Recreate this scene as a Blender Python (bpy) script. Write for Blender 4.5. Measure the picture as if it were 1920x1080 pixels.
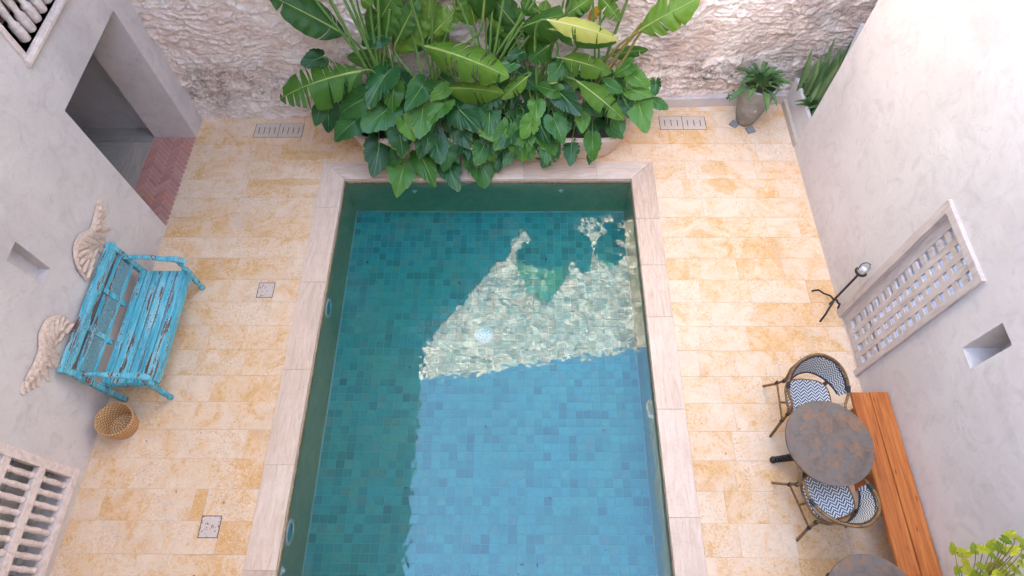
import bpy, bmesh, math, random
import numpy as np
from mathutils import Vector, Matrix, Quaternion
R = math.radians
for o in list(bpy.data.objects): bpy.data.objects.remove(o)
sc = bpy.context.scene
col = sc.collection
# ------------------------------------------------------------------ camera
CAMH = 6.6
cam = bpy.data.cameras.new('camera'); cam_o = bpy.data.objects.new('camera', cam); col.objects.link(cam_o)
cam.sensor_width = 36; cam.lens = 21.6844; cam.clip_start = .05; cam.clip_end = 400
CR = Matrix(((0.99993799, -0.0012809, 0.01106253), (0.00646568, 0.87556829, -0.4830511), (-0.00906726, 0.48309267, 0.87552227)))
cam_o.matrix_world = Matrix.Translation((0, 0, CAMH)) @ CR.to_4x4()
sc.camera = cam_o
# ------------------------------------------------------------------ daylight
SUN_EL, SUN_AZ = 35.0, 20.0            # sun stands behind the camera, in front of the rubble wall
w = bpy.data.worlds.new('World'); sc.world = w; w.use_nodes = True
nt = w.node_tree; bg = nt.nodes['Background']
sky = nt.nodes.new('ShaderNodeTexSky'); sky.sky_type = 'NISHITA'; sky.sun_disc = False
sky.sun_elevation = R(SUN_EL); sky.sun_rotation = R(180 + SUN_AZ); sky.air_density = 1.0; sky.dust_density = 1.0; sky.ozone_density = 1.0
nt.links.new(sky.outputs[0], bg.inputs[0]); bg.inputs[1].default_value = 0.14
sd = bpy.data.lights.new('sun', 'SUN'); sun = bpy.data.objects.new('sun', sd); col.objects.link(sun)
sd.energy = 4.2; sd.angle = R(.5); sd.color = (1, .91, .77)
d = Vector((math.sin(R(SUN_AZ)) * math.cos(R(SUN_EL)), math.cos(R(SUN_AZ)) * math.cos(R(SUN_EL)), -math.sin(R(SUN_EL))))
sun.rotation_euler = d.to_track_quat('-Z', 'Y').to_euler()
vs = sc.view_settings
vs.view_transform = 'Standard'; vs.look = 'None'; vs.gamma = 1; vs.use_curve_mapping = False; vs.exposure = 4.33
vs.use_white_balance = False
cy = sc.cycles
cy.use_denoising = True; cy.use_adaptive_sampling = False; cy.max_bounces = 14; cy.diffuse_bounces = 8; cy.glossy_bounces = 4; cy.transmission_bounces = 8
cy.caustics_refractive = True; cy.caustics_reflective = True; cy.sample_clamp_indirect = 6
# ------------------------------------------------------------------ helpers
def tag(o, label=None, cat=None, group=None, kind=None):
    if label: o['label'] = label
    if cat: o['category'] = cat
    if group: o['group'] = group
    if kind: o['kind'] = kind
    return o
def empty(name, loc, label=None, cat=None, group=None, rz=0):
    o = bpy.data.objects.new(name, None); col.objects.link(o); o.location = loc; o.rotation_euler = (0, 0, rz); o.empty_display_size = .1
    return tag(o, label, cat, group)
def link(name, mesh, parent=None, M=None, kind=None):
    o = bpy.data.objects.new(name, mesh); col.objects.link(o)
    if parent: o.parent = parent
    if M is not None: o.matrix_basis = M
    if kind: o['kind'] = kind
    return o
def at(x, y, Y):                      # photograph pixel (1920 wide) -> point on the plane y = Y
    dd = CR @ Vector(((x - 960) / 1156.5, -(y - 540) / 1156.5, -1)); return Vector((0, 0, CAMH)) + dd * (Y / dd.y)
def atz(x, y, z):
    dd = CR @ Vector(((x - 960) / 1156.5, -(y - 540) / 1156.5, -1)); return Vector((0, 0, CAMH)) + dd * ((z - CAMH) / dd.z)
class MB:
    def __init__(s): s.v = []; s.f = []; s.uv = {}
    def add(s, vs_, fs, uvs=None):
        n = len(s.v); s.v += [tuple(p) for p in vs_]
        for i, f in enumerate(fs):
            if uvs: s.uv[len(s.f)] = [uvs[k] for k in f]
            s.f.append(tuple(n + k for k in f))
        return s
    def box(s, c, size, rot=None, ch=0):
        x, y, z = [q / 2 for q in size]
        if ch:
            k = ch; P = []
            for zz, ins in ((-z, 0), (z - k, 0), (z, k)):
                P += [(-x + ins, -y + ins, zz), (x - ins, -y + ins, zz), (x - ins, y - ins, zz), (-x + ins, y - ins, zz)]
            F = [(3, 2, 1, 0), (8, 9, 10, 11)]
            for b in (0, 4):
                F += [(b, b + 1, b + 5, b + 4), (b + 1, b + 2, b + 6, b + 5), (b + 2, b + 3, b + 7, b + 6), (b + 3, b, b + 4, b + 7)]
        else:
            P = [(-x, -y, -z), (x, -y, -z), (x, y, -z), (-x, y, -z), (-x, -y, z), (x, -y, z), (x, y, z), (-x, y, z)]
            F = [(3, 2, 1, 0), (4, 5, 6, 7), (0, 1, 5, 4), (1, 2, 6, 5), (2, 3, 7, 6), (3, 0, 4, 7)]
        c = Vector(c); m = rot.to_3x3() if rot else None
        return s.add([(m @ Vector(p) if m else Vector(p)) + c for p in P], F)
    def span(s, a, b, ch=0):
        return s.box([(p + q) / 2 for p, q in zip(a, b)], [abs(q - p) for p, q in zip(a, b)], None, ch)
    def tube(s, pts, rad, n=8, cap=True, flat=None):
        pts = [Vector(p) for p in pts]
        if not hasattr(rad, '__len__'): rad = [rad] * len(pts)
        P = []; up = None; L = 0; uv = []
        for i, p in enumerate(pts):
            t = (pts[min(i + 1, len(pts) - 1)] - pts[max(i - 1, 0)]).normalized()
            if up is None: up = Vector((0, 0, 1)) if abs(t.z) < .9 else Vector((1, 0, 0))
            a = t.cross(up).normalized(); up = a.cross(t).normalized()
            if i: L += (p - pts[i - 1]).length
            for k in range(n):
                an = 2 * math.pi * k / n; P.append(p + (a * math.cos(an) + up * math.sin(an) * (flat or 1)) * rad[i]); uv.append((k / n, L))
        F = [(i * n + k, i * n + (k + 1) % n, (i + 1) * n + (k + 1) % n, (i + 1) * n + k) for i in range(len(pts) - 1) for k in range(n)]
        if cap: F += [tuple(range(n - 1, -1, -1)), tuple((len(pts) - 1) * n + k for k in range(n))]
        return s.add(P, F, uv)
    def lathe(s, prof, n=20, c=(0, 0, 0), axis=None):
        c = Vector(c); q = Vector((0, 0, 1)).rotation_difference(Vector(axis)).to_matrix() if axis else None
        P = []; uv = []; L = 0
        for j, (r, z) in enumerate(prof):
            if j: L += math.hypot(r - prof[j - 1][0], z - prof[j - 1][1])
            for k in range(n):
                an = 2 * math.pi * k / n; p = Vector((r * math.cos(an), r * math.sin(an), z)); P.append((q @ p if q else p) + c); uv.append((k / n, L))
        F = [(i * n + k, i * n + (k + 1) % n, (i + 1) * n + (k + 1) % n, (i + 1) * n + k) for i in range(len(prof) - 1) for k in range(n)]
        if prof[0][0] > 1e-4: F.append(tuple(range(n - 1, -1, -1)))
        if prof[-1][0] > 1e-4: F.append(tuple((len(prof) - 1) * n + k for k in range(n)))
        return s.add(P, F, uv)
    def prism(s, poly, z0, z1, m=None):   # poly counter-clockwise in xy
        n = len(poly); P = [(x, y, z0) for x, y in poly] + [(x, y, z1) for x, y in poly]
        if m: P = [m @ Vector(p) for p in P]
        return s.add(P, [tuple(range(n - 1, -1, -1)), tuple(range(n, 2 * n))] + [(k, (k + 1) % n, n + (k + 1) % n, n + k) for k in range(n)])
    def mesh(s, name, mat, smooth=False):
        me = bpy.data.meshes.new(name); me.from_pydata(s.v, [], s.f)
        if s.uv:
            ul = me.uv_layers.new(name='UVMap'); li = 0
            for fi, f in enumerate(s.f):
                u = s.uv.get(fi)
                for k in range(len(f)):
                    if u: ul.data[li].uv = u[k]
                    li += 1
        if mat: me.materials.append(mat)
        if smooth:
            me.polygons.foreach_set('use_smooth', [True] * len(me.polygons))
            if smooth != True:
                me.set_sharp_from_angle(angle=R(smooth))
        me.update(); return me
    def build(s, name, mat, parent=None, smooth=False, M=None, kind=None):
        return link(name, s.mesh(name, mat, smooth), parent, M, kind)
# ------------------------------------------------------------------ materials
def newmat(name, rough=.6, base=(.5, .5, .5), spec=.3):
    m = bpy.data.materials.new(name); m.use_nodes = True; t = m.node_tree; b = t.nodes['Principled BSDF']
    b.inputs['Roughness'].default_value = rough; b.inputs['Base Color'].default_value = (*base, 1); b.inputs['Specular IOR Level'].default_value = spec
    return m, t, b
def nd(t, kind, **kw):
    n = t.nodes.new('ShaderNode' + kind)
    for k, v in kw.items():
        if k.startswith('i_'):
            key = k[2:].replace('_', ' ')
            key = int(key) if key.isdigit() else key
            if hasattr(v, 'bl_idname') or hasattr(v, 'is_output'): t.links.new(v if hasattr(v, 'is_output') else v.outputs[0], n.inputs[key])
            else:
                if isinstance(v, tuple) and len(v) == 3 and n.inputs[key].type == 'RGBA': v = (*v, 1)
                n.inputs[key].default_value = v
        else: setattr(n, k, v)
    return n
def ramp(t, fac, stops, interp='LINEAR'):
    n = t.nodes.new('ShaderNodeValToRGB'); n.color_ramp.interpolation = interp; e = n.color_ramp.elements
    while len(e) < len(stops): e.new(.5)
    for k, (p, c) in enumerate(stops): e[k].position = p; e[k].color = (*c, 1) if hasattr(c, '__len__') else (c, c, c, 1)
    t.links.new(fac if hasattr(fac, 'is_output') else fac.outputs[0], n.inputs[0]); return n
def noise(t, vec, scale, detail=4, rough=.55, dist=0, dim='3D'):
    n = nd(t, 'TexNoise', i_Scale=scale, i_Detail=detail, i_Roughness=rough, i_Distortion=dist)
    if vec is not None: t.links.new(vec if hasattr(vec, 'is_output') else vec.outputs[0], n.inputs['Vector'])
    return n.outputs['Fac']
def mix(t, fac, a, b, mode='MIX'):
    n = t.nodes.new('ShaderNodeMix'); n.data_type = 'RGBA'; n.blend_type = mode; n.clamp_factor = True
    def put(sock, v):
        if hasattr(v, 'is_output'): t.links.new(v, sock)
        elif hasattr(v, 'bl_idname'): t.links.new(v.outputs[0], sock)
        else: sock.default_value = (*v, 1) if hasattr(v, '__len__') else v
    put(n.inputs[0], fac); put(n.inputs[6], a); put(n.inputs[7], b); return n.outputs[2]
def mth(t, op, a, b=None, c=None):
    n = t.nodes.new('ShaderNodeMath'); n.operation = op
    for k, v in enumerate((a, b, c)):
        if v is None: continue
        if hasattr(v, 'is_output'): t.links.new(v, n.inputs[k])
        elif hasattr(v, 'bl_idname'): t.links.new(v.outputs[0], n.inputs[k])
        else: n.inputs[k].default_value = v
    return n.outputs[0]
def wpos(t): return t.nodes.new('ShaderNodeNewGeometry').outputs['Position']
def opos(t): return t.nodes.new('ShaderNodeTexCoord').outputs['Object']
def orand(t): return t.nodes.new('ShaderNodeObjectInfo').outputs['Random']
def vscale(t, v, s3):
    n = t.nodes.new('ShaderNodeMapping'); n.inputs['Scale'].default_value = s3; t.links.new(v, n.inputs['Vector']); return n.outputs[0]
def bump(t, b, h, strength=.3, dist=.01):
    n = nd(t, 'Bump', i_Strength=strength, i_Distance=dist, i_Height=h); t.links.new(n.outputs[0], b.inputs['Normal']); return n
def setc(t, b, c): t.links.new(c if hasattr(c, 'is_output') else c.outputs[0], b.inputs['Base Color'])

def plaster(name, c0, c1, c2):
    m, t, b = newmat(name, .85, spec=.15); p = wpos(t)
    n1 = noise(t, p, .8, 6, .62, .8); n2 = noise(t, p, 3.5, 6, .68, 1.6); n4 = noise(t, p, 22, 5, .7, .3)
    rt = nd(t, 'Mapping'); rt.inputs['Rotation'].default_value = (.6, .9, .7); rt.inputs['Scale'].default_value = (1, .28, 1); t.links.new(p, rt.inputs['Vector']); n3 = noise(t, rt.outputs[0], 5, 5, .65, .6)
    c = ramp(t, n1, [(.28, c0), (.5, c1), (.72, c2)])
    dk = tuple(q * .74 for q in c0)
    c = mix(t, ramp(t, n2, [(.5, 0), (.75, .45)]), c, dk); c = mix(t, ramp(t, n3, [(.55, 0), (.75, .3)]), c, c0); c = mix(t, ramp(t, n3, [(.28, .35), (.4, 0)]), c, tuple(min(1, q * 1.08) for q in c2))
    c = mix(t, ramp(t, n4, [(.28, .35), (.4, 0)]), c, dk)
    cr = noise(t, p, 1.3, 4, .6, 1.2); c = mix(t, ramp(t, mth(t, 'ABSOLUTE', mth(t, 'SUBTRACT', cr, .5)), [(.0008, .35), (.003, 0)]), c, dk)
    setc(t, b, c)
    h = mth(t, 'ADD', mth(t, 'MULTIPLY', n4, .4), mth(t, 'ADD', mth(t, 'MULTIPLY', n3, 1.2), mth(t, 'MULTIPLY', n2, 1.5))); bump(t, b, h, .2, .02); return m
PL_L = plaster('plaster_lavender', (.475, .415, .395), (.575, .515, .485), (.64, .58, .545))
PL_R = plaster('plaster_white', (.51, .46, .435), (.605, .55, .52), (.66, .61, .575))
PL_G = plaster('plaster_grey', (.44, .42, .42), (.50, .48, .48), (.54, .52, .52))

def travertine(name, pale, ochre, bias):
    m, t, b = newmat(name, .6, spec=.3); p = wpos(t); r = orand(t)
    off = nd(t, 'VectorMath', operation='ADD', i_0=p); cmb = nd(t, 'CombineXYZ', i_0=mth(t, 'MULTIPLY', r, 57.0), i_1=mth(t, 'MULTIPLY', r, 23.0), i_2=r); t.links.new(cmb.outputs[0], off.inputs[1]); q = off.outputs[0]
    n1 = noise(t, q, 2.8, 6, .62, 1.0); n2 = noise(t, q, 13, 6, .68, 1.6); n3 = noise(t, q, 48, 4, .65, .6); big = noise(t, p, 1.1, 3, .5)
    f = mth(t, 'ADD', mth(t, 'MULTIPLY_ADD', n1, 2.6, -1.3), mth(t, 'ADD', mth(t, 'MULTIPLY_ADD', r, .42, bias), mth(t, 'MULTIPLY', mth(t, 'GREATER_THAN', r, .95), .25)))
    f = mth(t, 'ADD', f, mth(t, 'MULTIPLY_ADD', n2, 1.3, -.65)); f = mth(t, 'ADD', f, mth(t, 'MULTIPLY_ADD', big, .9, -.45))
    md = tuple((a + e) / 2 for a, e in zip(ochre, pale))
    c = ramp(t, f, [(-0.0, pale), (.3, tuple(q_ * .93 for q_ in pale)), (.6, md), (1.0, ochre)])
    # worm-like pale fillings and brownish grains
    c = mix(t, ramp(t, mth(t, 'ABSOLUTE', mth(t, 'SUBTRACT', n2, .5)), [(.012, .28), (.04, 0)]), c, tuple(min(1, q_ * 1.22) for q_ in pale))
    rough_ = ramp(t, noise(t, q, 2.0, 2), [(.44, 0), (.6, 1)]).outputs[0]
    c = mix(t, mth(t, 'MULTIPLY', ramp(t, n3, [(.55, 0), (.67, .6)]).outputs[0], rough_), c, tuple(min(1, q_ * 1.2) for q_ in pale))
    c = mix(t, mth(t, 'MULTIPLY', ramp(t, n3, [(.34, .6), (.45, 0)]).outputs[0], rough_), c, tuple(q_ * .52 for q_ in md))
    vo = nd(t, 'TexVoronoi', i_Scale=24.0, i_Randomness=1.0); t.links.new(q, vo.inputs['Vector'])
    pit = mth(t, 'MULTIPLY', mth(t, 'LESS_THAN', mth(t, 'ADD', vo.outputs['Distance'], mth(t, 'MULTIPLY', n3, .18)), .17), mth(t, 'GREATER_THAN', noise(t, q, 3.2, 3), .575))
    c = mix(t, mth(t, 'MULTIPLY', pit, .85), c, (.09, .06, .045))
    c = mix(t, ramp(t, noise(t, p, 1.7, 6, .7, .7), [(.52, 0), (.72, .45)]), c, tuple(q_ * .80 for q_ in (pale[0] * .92, pale[1], pale[2] * 1.12)))
    return m, t, b, c, mth(t, 'ADD', n2, n3), pit, p
def ell(t, p, x, y, rx, ry, e=.45):
    """0..1 mask of a ragged stain round (x, y) on the floor"""
    mp = nd(t, 'Mapping'); mp.inputs['Location'].default_value = (-x / rx, -y / ry, 0); mp.inputs['Scale'].default_value = (1 / rx, 1 / ry, 0); t.links.new(p, mp.inputs['Vector'])
    ln = nd(t, 'VectorMath', operation='LENGTH'); t.links.new(mp.outputs[0], ln.inputs[0])
    return ramp(t, mth(t, 'ADD', ln.outputs['Value'], mth(t, 'MULTIPLY_ADD', noise(t, p, 9, 4), 1.1, -.55)), [(.8, 1), (1.05, 0)]).outputs[0]
PAVER, t, b, c, n2, pit, p = travertine('travertine_paver', (.70, .525, .37), (.59, .325, .12), .30)
for args in ((2.68, 5.50, .22, .16), (2.74, 5.22, .2, .16), (2.45, 6.05, .16, .2), (-2.0 - .95, 5.75, .5, .10), (-3.0, 5.28, .4, .07)):
    c = mix(t, mth(t, 'MULTIPLY', mth(t, 'MULTIPLY', ell(t, p, *args), ramp(t, noise(t, p, 14, 5, .7), [(.3, .2), (.6, 1)]).outputs[0]), .6), c, (.56, .30, .07))
setc(t, b, c); bump(t, b, mth(t, 'SUBTRACT', n2, pit), .35, .004)
TROUGH, t, b, c, n2, pit, p = travertine('trough_stone', (.62, .47, .37), (.58, .36, .20), -.15); setc(t, b, c); bump(t, b, mth(t, 'SUBTRACT', n2, pit), .4, .006)
def streak(name, c0, c1, c2, axis):
    m, t, b = newmat(name, .5, spec=.35); p = wpos(t); r = orand(t)
    s3 = (11, 1.4, 6) if axis == 'y' else (1.4, 11, 6)
    v = nd(t, 'VectorMath', operation='ADD', i_0=vscale(t, p, s3)); cmb = nd(t, 'CombineXYZ', i_0=mth(t, 'MULTIPLY', r, 40.0), i_1=mth(t, 'MULTIPLY', r, 91.0)); t.links.new(cmb.outputs[0], v.inputs[1])
    n1 = noise(t, v.outputs[0], 1.3, 7, .68, 1.6); n2 = noise(t, p, 3.2, 5, .6, .5); n3 = noise(t, p, 40, 4, .7)
    c = ramp(t, mth(t, 'ADD', n1, mth(t, 'MULTIPLY_ADD', r, .3, -.15)), [(.28, c0), (.5, c1), (.7, c2)])
    c = mix(t, ramp(t, n2, [(.45, 0), (.7, .5)]), c, tuple((a_ * .6 + e_ * .4) for a_, e_ in zip(c0, c1))); c = mix(t, ramp(t, n3, [(.3, .5), (.4, 0)]), c, tuple(q * .6 for q in c0)); c = mix(t, ramp(t, n3, [(.6, 0), (.7, .4)]), c, c2); setc(t, b, c); bump(t, b, mth(t, 'ADD', n1, n3), .25, .004); return m
COP_Y = streak('coping_stone_long', (.46, .32, .235), (.61, .455, .345), (.68, .535, .425), 'y')
COP_X = streak('coping_stone_cross', (.46, .33, .245), (.61, .465, .36), (.68, .545, .44), 'x')
GROUT, t, b = newmat('grout', .9, (.50, .39, .30)); setc(t, b, ramp(t, noise(t, wpos(t), 3, 4), [(.35, (.47, .35, .26)), (.65, (.64, .50, .39))]))
# pool
PWALL, t, b = newmat('green_pool_stone', .5); p = wpos(t); n1 = noise(t, p, 5, 6, .7, .7); n2 = noise(t, p, 40, 3)
setc(t, b, mix(t, ramp(t, n2, [(.45, 0), (.7, .5)]), ramp(t, n1, [(.3, (.26, .38, .22)), (.6, (.36, .48, .28)), (.8, (.46, .52, .30))]), (.55, .58, .38))); bump(t, b, n2, .3, .004)
PBAND, t, b = newmat('dry_waterline_stone', .7); n1 = noise(t, wpos(t), 18, 6, .7); setc(t, b, ramp(t, n1, [(.35, (.22, .13, .07)), (.55, (.36, .22, .13)), (.7, (.50, .36, .25))])); bump(t, b, n1, .4, .005)
TP = 3.894 / 38
PTILE, t, b = newmat('blue_green_pool_tile', .45); p = wpos(t)
sn = nd(t, 'VectorMath', operation='SNAP'); mp = nd(t, 'Mapping'); mp.inputs['Location'].default_value = (2.374, 5.33, 0); t.links.new(p, mp.inputs['Vector']); t.links.new(mp.outputs[0], sn.inputs[0]); sn.inputs[1].default_value = (TP, TP, 50)
wn = nd(t, 'TexWhiteNoise', noise_dimensions='3D'); t.links.new(sn.outputs[0], wn.inputs['Vector'])
c = ramp(t, wn.outputs['Value'], [(0, (.045, .19, .20)), (.10, (.048, .26, .26)), (.45, (.05, .335, .34)), (.8, (.065, .40, .40)), (.93, (.10, .36, .32)), (1, (.12, .28, .26))])
n1 = noise(t, p, 24, 5, .7, .5); n2 = noise(t, p, 1.2, 3)
c = mix(t, ramp(t, n1, [(.35, .4), (.55, 0)]), c, (.04, .2, .18)); c = mix(t, ramp(t, n2, [(.4, 0), (.7, .4)]), c, (.09, .34, .24))
setc(t, b, c); bump(t, b, n1, .2, .003)
PGROUT, t, b = newmat('pool_grout', .8, (.12, .41, .37))
WATER, t, b = newmat('pool_water', 0.0, (1, 1, 1)); p = wpos(t)
h = mth(t, 'ADD', noise(t, p, 17, 0, .5, .0), mth(t, 'MULTIPLY', noise(t, p, 4, 0), .6)); bn = nd(t, 'Bump', i_Strength=.095, i_Distance=.006, i_Height=h)
rf = nd(t, 'BsdfRefraction', i_IOR=1.33, i_Roughness=0.0); gl = nd(t, 'BsdfGlossy', i_Roughness=0.0); fn = nd(t, 'Fresnel', i_IOR=1.68); ms = nd(t, 'MixShader')
for n_ in (rf, gl, fn): t.links.new(bn.outputs[0], n_.inputs['Normal'])
t.links.new(fn.outputs[0], ms.inputs[0]); t.links.new(rf.outputs[0], ms.inputs[1]); t.links.new(gl.outputs[0], ms.inputs[2]); t.links.new(ms.outputs[0], t.nodes['Material Output'].inputs[0])
va = nd(t, 'VolumeAbsorption', i_Density=.36); va.inputs['Color'].default_value = (.15, .88, .90, 1); t.links.new(va.outputs[0], t.nodes['Material Output'].inputs['Volume'])
# rubble wall
RUB, t, b = newmat('rubble_stone', .9, spec=.15); p = wpos(t)
n1 = noise(t, p, 1.7, 6, .65, .6); n2 = noise(t, p, 9, 7, .72, .8); n3 = noise(t, p, 42, 5, .75)
c = ramp(t, n1, [(.26, (.62, .46, .39)), (.42, (.76, .60, .52)), (.58, (.82, .71, .63)), (.72, (.70, .65, .60))])
c = mix(t, ramp(t, n2, [(.34, .5), (.46, 0)]), c, (.52, .38, .31)); c = mix(t, ramp(t, n2, [(.56, 0), (.68, .65)]), c, (.82, .75, .68))
c = mix(t, ramp(t, n3, [(.3, .65), (.42, 0)]), c, (.27, .20, .16)); c = mix(t, ramp(t, n3, [(.6, 0), (.72, .5)]), c, (.85, .79, .73))
up_ = ramp(t, mth(t, 'MULTIPLY', nd(t, 'SeparateXYZ', i_0=p).outputs[2], .2), [(.45, 0), (.6, 1)]).outputs[0]
c = mix(t, mth(t, 'MULTIPLY', up_, .9), c, ramp(t, noise(t, vscale(t, p, (1, 1, 1.6)), 4.2, 7, .72, .7), [(.40, (.05, .05, .042)), (.49, (.22, .20, .17)), (.55, (.50, .46, .40)), (.64, (.74, .70, .62))]))
sx = nd(t, 'SeparateXYZ', i_0=p)
band = ramp(t, mth(t, 'ABSOLUTE', mth(t, 'SUBTRACT', sx.outputs[2], .55)), [(.1, 1), (.55, 0)]).outputs[0]
mold = mth(t, 'MULTIPLY', band, ramp(t, noise(t, p, 2.2, 6, .75, .6), [(.42, 0), (.6, 1)]).outputs[0])
mold = mth(t, 'MULTIPLY', mold, ramp(t, noise(t, p, 26, 4, .7), [(.36, 0), (.56, 1)]).outputs[0])
c = mix(t, mth(t, 'MULTIPLY', mold, .8), c, (.07, .06, .045))
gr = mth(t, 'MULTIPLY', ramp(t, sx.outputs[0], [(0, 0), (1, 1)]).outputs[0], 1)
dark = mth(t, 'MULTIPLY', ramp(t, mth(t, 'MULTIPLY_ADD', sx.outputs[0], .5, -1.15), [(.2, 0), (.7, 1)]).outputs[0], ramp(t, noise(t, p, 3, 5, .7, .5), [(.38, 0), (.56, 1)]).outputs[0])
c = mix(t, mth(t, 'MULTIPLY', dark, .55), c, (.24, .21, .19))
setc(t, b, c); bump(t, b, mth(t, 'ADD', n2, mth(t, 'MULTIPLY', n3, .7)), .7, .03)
# ------------------------------------------------------------------ large structure
XL, XR = -4.58, 3.82
PX0, PX1, PY1, PY0 = -2.374, 1.52, 5.33, -1.6
CX0, CX1, CY1 = -2.696, 1.832, 5.637
ZW, ZF = -.09, -1.06
def back_y(x): return 6.40 + (x + 4.6) * .0417
rnd = random.Random(7)
# base slab under the paving, open at the pool
m = MB()
for a, b_ in (((-5.2, -2.2, -.4), (PX0 - .02, 7.2, -.004)), ((PX1 + .02, -2.2, -.4), (XR + .3, 7.2, -.004)), ((PX0 - .02, PY1 + .02, -.4), (PX1 + .02, 7.2, -.004)), ((PX0 - .02, -2.2, -.4), (PX1 + .02, PY0 - .02, -.004))): m.span(a, b_)
floor = m.build('courtyard_floor', GROUT); tag(floor, kind='structure')
PAV = {}
def paver(x0, x1, y0, y1):
    g = .0014; lx = round(x1 - x0 - 2 * g, 3); ly = round(y1 - y0 - 2 * g, 3); k = (lx, ly)
    if lx < .03 or ly < .02: return
    if k not in PAV: PAV[k] = MB().box((0, 0, -.0125), (lx, ly, .025), ch=.0015).mesh('paver', PAVER)
    M = Matrix.Translation(((x0 + x1) / 2, (y0 + y1) / 2, rnd.uniform(-.0008, .0008))) @ Matrix.Rotation(rnd.uniform(-.0015, .0015), 4, 'X') @ Matrix.Rotation(rnd.uniform(-.0012, .0012), 4, 'Y')
    link('paver', PAV[k], floor, M)
HOLES = [(-3.778, -3.085, 6.08, 6.342), (2.005, 2.665, 6.212, 6.468), (-3.20, -3.0, 3.505, 3.712), (-3.224, -3.02, .772, .986)]
def cut_row(x0, x1, y0, y1):
    """a row segment, cut round drain openings"""
    for hx0, hx1, hy0, hy1 in HOLES:
        if hx0 < x1 - .01 and hx1 > x0 + .01 and hy0 < y1 - .01 and hy1 > y0 + .01:
            if hx0 - x0 > .02: cut_row(x0, hx0, y0, y1)
            if x1 - hx1 > .02: cut_row(hx1, x1, y0, y1)
            a, c_ = max(x0, hx0), min(x1, hx1)
            if hy0 - y0 > .02: paver(a, c_, y0, hy0)
            if y1 - hy1 > .02: paver(a, c_, hy1, y1)
            return
    paver(x0, x1, y0, y1)
def row(x0, x1, y0, y1, seed):
    q = random.Random(seed); x = x0; first = q.uniform(.2, .6)
    while x < x1 - .001:
        L = first if x == x0 else q.choice((.42, .48, .52, .56, .6, .66, .7)); e = x + L
        if x1 - e < .17: e = x1
        cut_row(x, e, y0, y1); x = e
RP = .3135
k = 0
y = CY1
while y > -2.0:
    row(XL - .01, CX0, y - RP, y, 100 + k); row(CX1, XR + .01, y - RP, y, 300 + k); k += 1; y -= RP
row(XL - .01, XR + .01, CY1, CY1 + .31, 51); row(XL - .01, XR + .01, CY1 + .31, CY1 + .62, 52); row(XL - .01, XR + .01, CY1 + .62, CY1 + .93, 53)
row(-2.5, XR + .01, CY1 + .93, CY1 + 1.2, 54)
# coping
cop = empty('pool_coping', (0, 0, 0)); tag(cop, kind='structure')
def slab(poly, mt): 
    cxy = Vector((sum(p[0] for p in poly) / len(poly), sum(p[1] for p in poly) / len(poly))); 
    q = [tuple(Vector(p) + (cxy - Vector(p)).normalized() * .0014) for p in poly]
    o = MB().prism(q, -.05, .004).build('coping_slab', mt, cop)
    bv = o.modifiers.new('bevel', 'BEVEL'); bv.width = .003; bv.segments = 1
ys = [PY1, 4.85, 3.72, 2.57, 1.5, .48, -.6, -1.6]
for i in range(len(ys) - 1):
    top = [(CX0, CY1)] if i == 0 else [(CX0, ys[i])]
    slab([(PX0, ys[i]), *top, (CX0, ys[i + 1]), (PX0, ys[i + 1])], COP_Y)
ys = [PY1, 4.67, 3.97, 3.25, 2.12, .99, -.1, -1.6]
for i in range(len(ys) - 1):
    slab([(PX1, ys[i + 1]), (CX1, ys[i + 1]), (CX1, CY1 if i == 0 else ys[i]), (PX1, ys[i])], COP_Y)
xs = [PX0, -1.35, -.35, .06, 1.05, PX1]
for i in range(5):
    slab([(xs[i], PY1), (xs[i + 1], PY1), (CX1 if i == 4 else xs[i + 1], CY1), (CX0 if i == 0 else xs[i], CY1)], COP_X)
slab([(CX0, PY0 - .31), (CX1, PY0 - .31), (CX1, PY0), (CX0, PY0)], COP_X)
# pool basin
basin = empty('pool_basin', (0, 0, 0)); tag(basin, kind='structure')
th = .2
MB().span((PX0 - th, PY0 - th, -1.4), (PX0, PY1 + th, -.0505)).build('basin_wall', PWALL, basin)
MB().span((PX1, PY0 - th, -1.4), (PX1 + th, PY1 + th, -.0505)).build('basin_wall', PWALL, basin)
MB().span((PX0, PY1, -1.4), (PX1, PY1 + th, -.0505)).build('basin_wall', PWALL, basin)
MB().span((PX0, PY0 - th, -1.4), (PX1, PY0, -.0505)).build('basin_wall', PWALL, basin)
MB().span((PX0 - th, PY0 - th, -1.5), (PX1 + th, PY1 + th, ZF - .004)).build('basin_bed', PGROUT, basin)
m = MB(); e = .004
m.span((PX0, PY1 - e, ZW - .012), (PX1, PY1, -.0505)); m.build('waterline_band', PBAND, basin)
m = MB(); m.span((PX0, PY0, ZW - .012), (PX0 + e, PY1 - e, -.0505)); m.build('waterline_band', PBAND, basin)
m = MB(); m.span((PX1 - e, PY0, ZW - .012), (PX1, PY1 - e, -.0505)); m.build('waterline_band', PBAND, basin)
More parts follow.
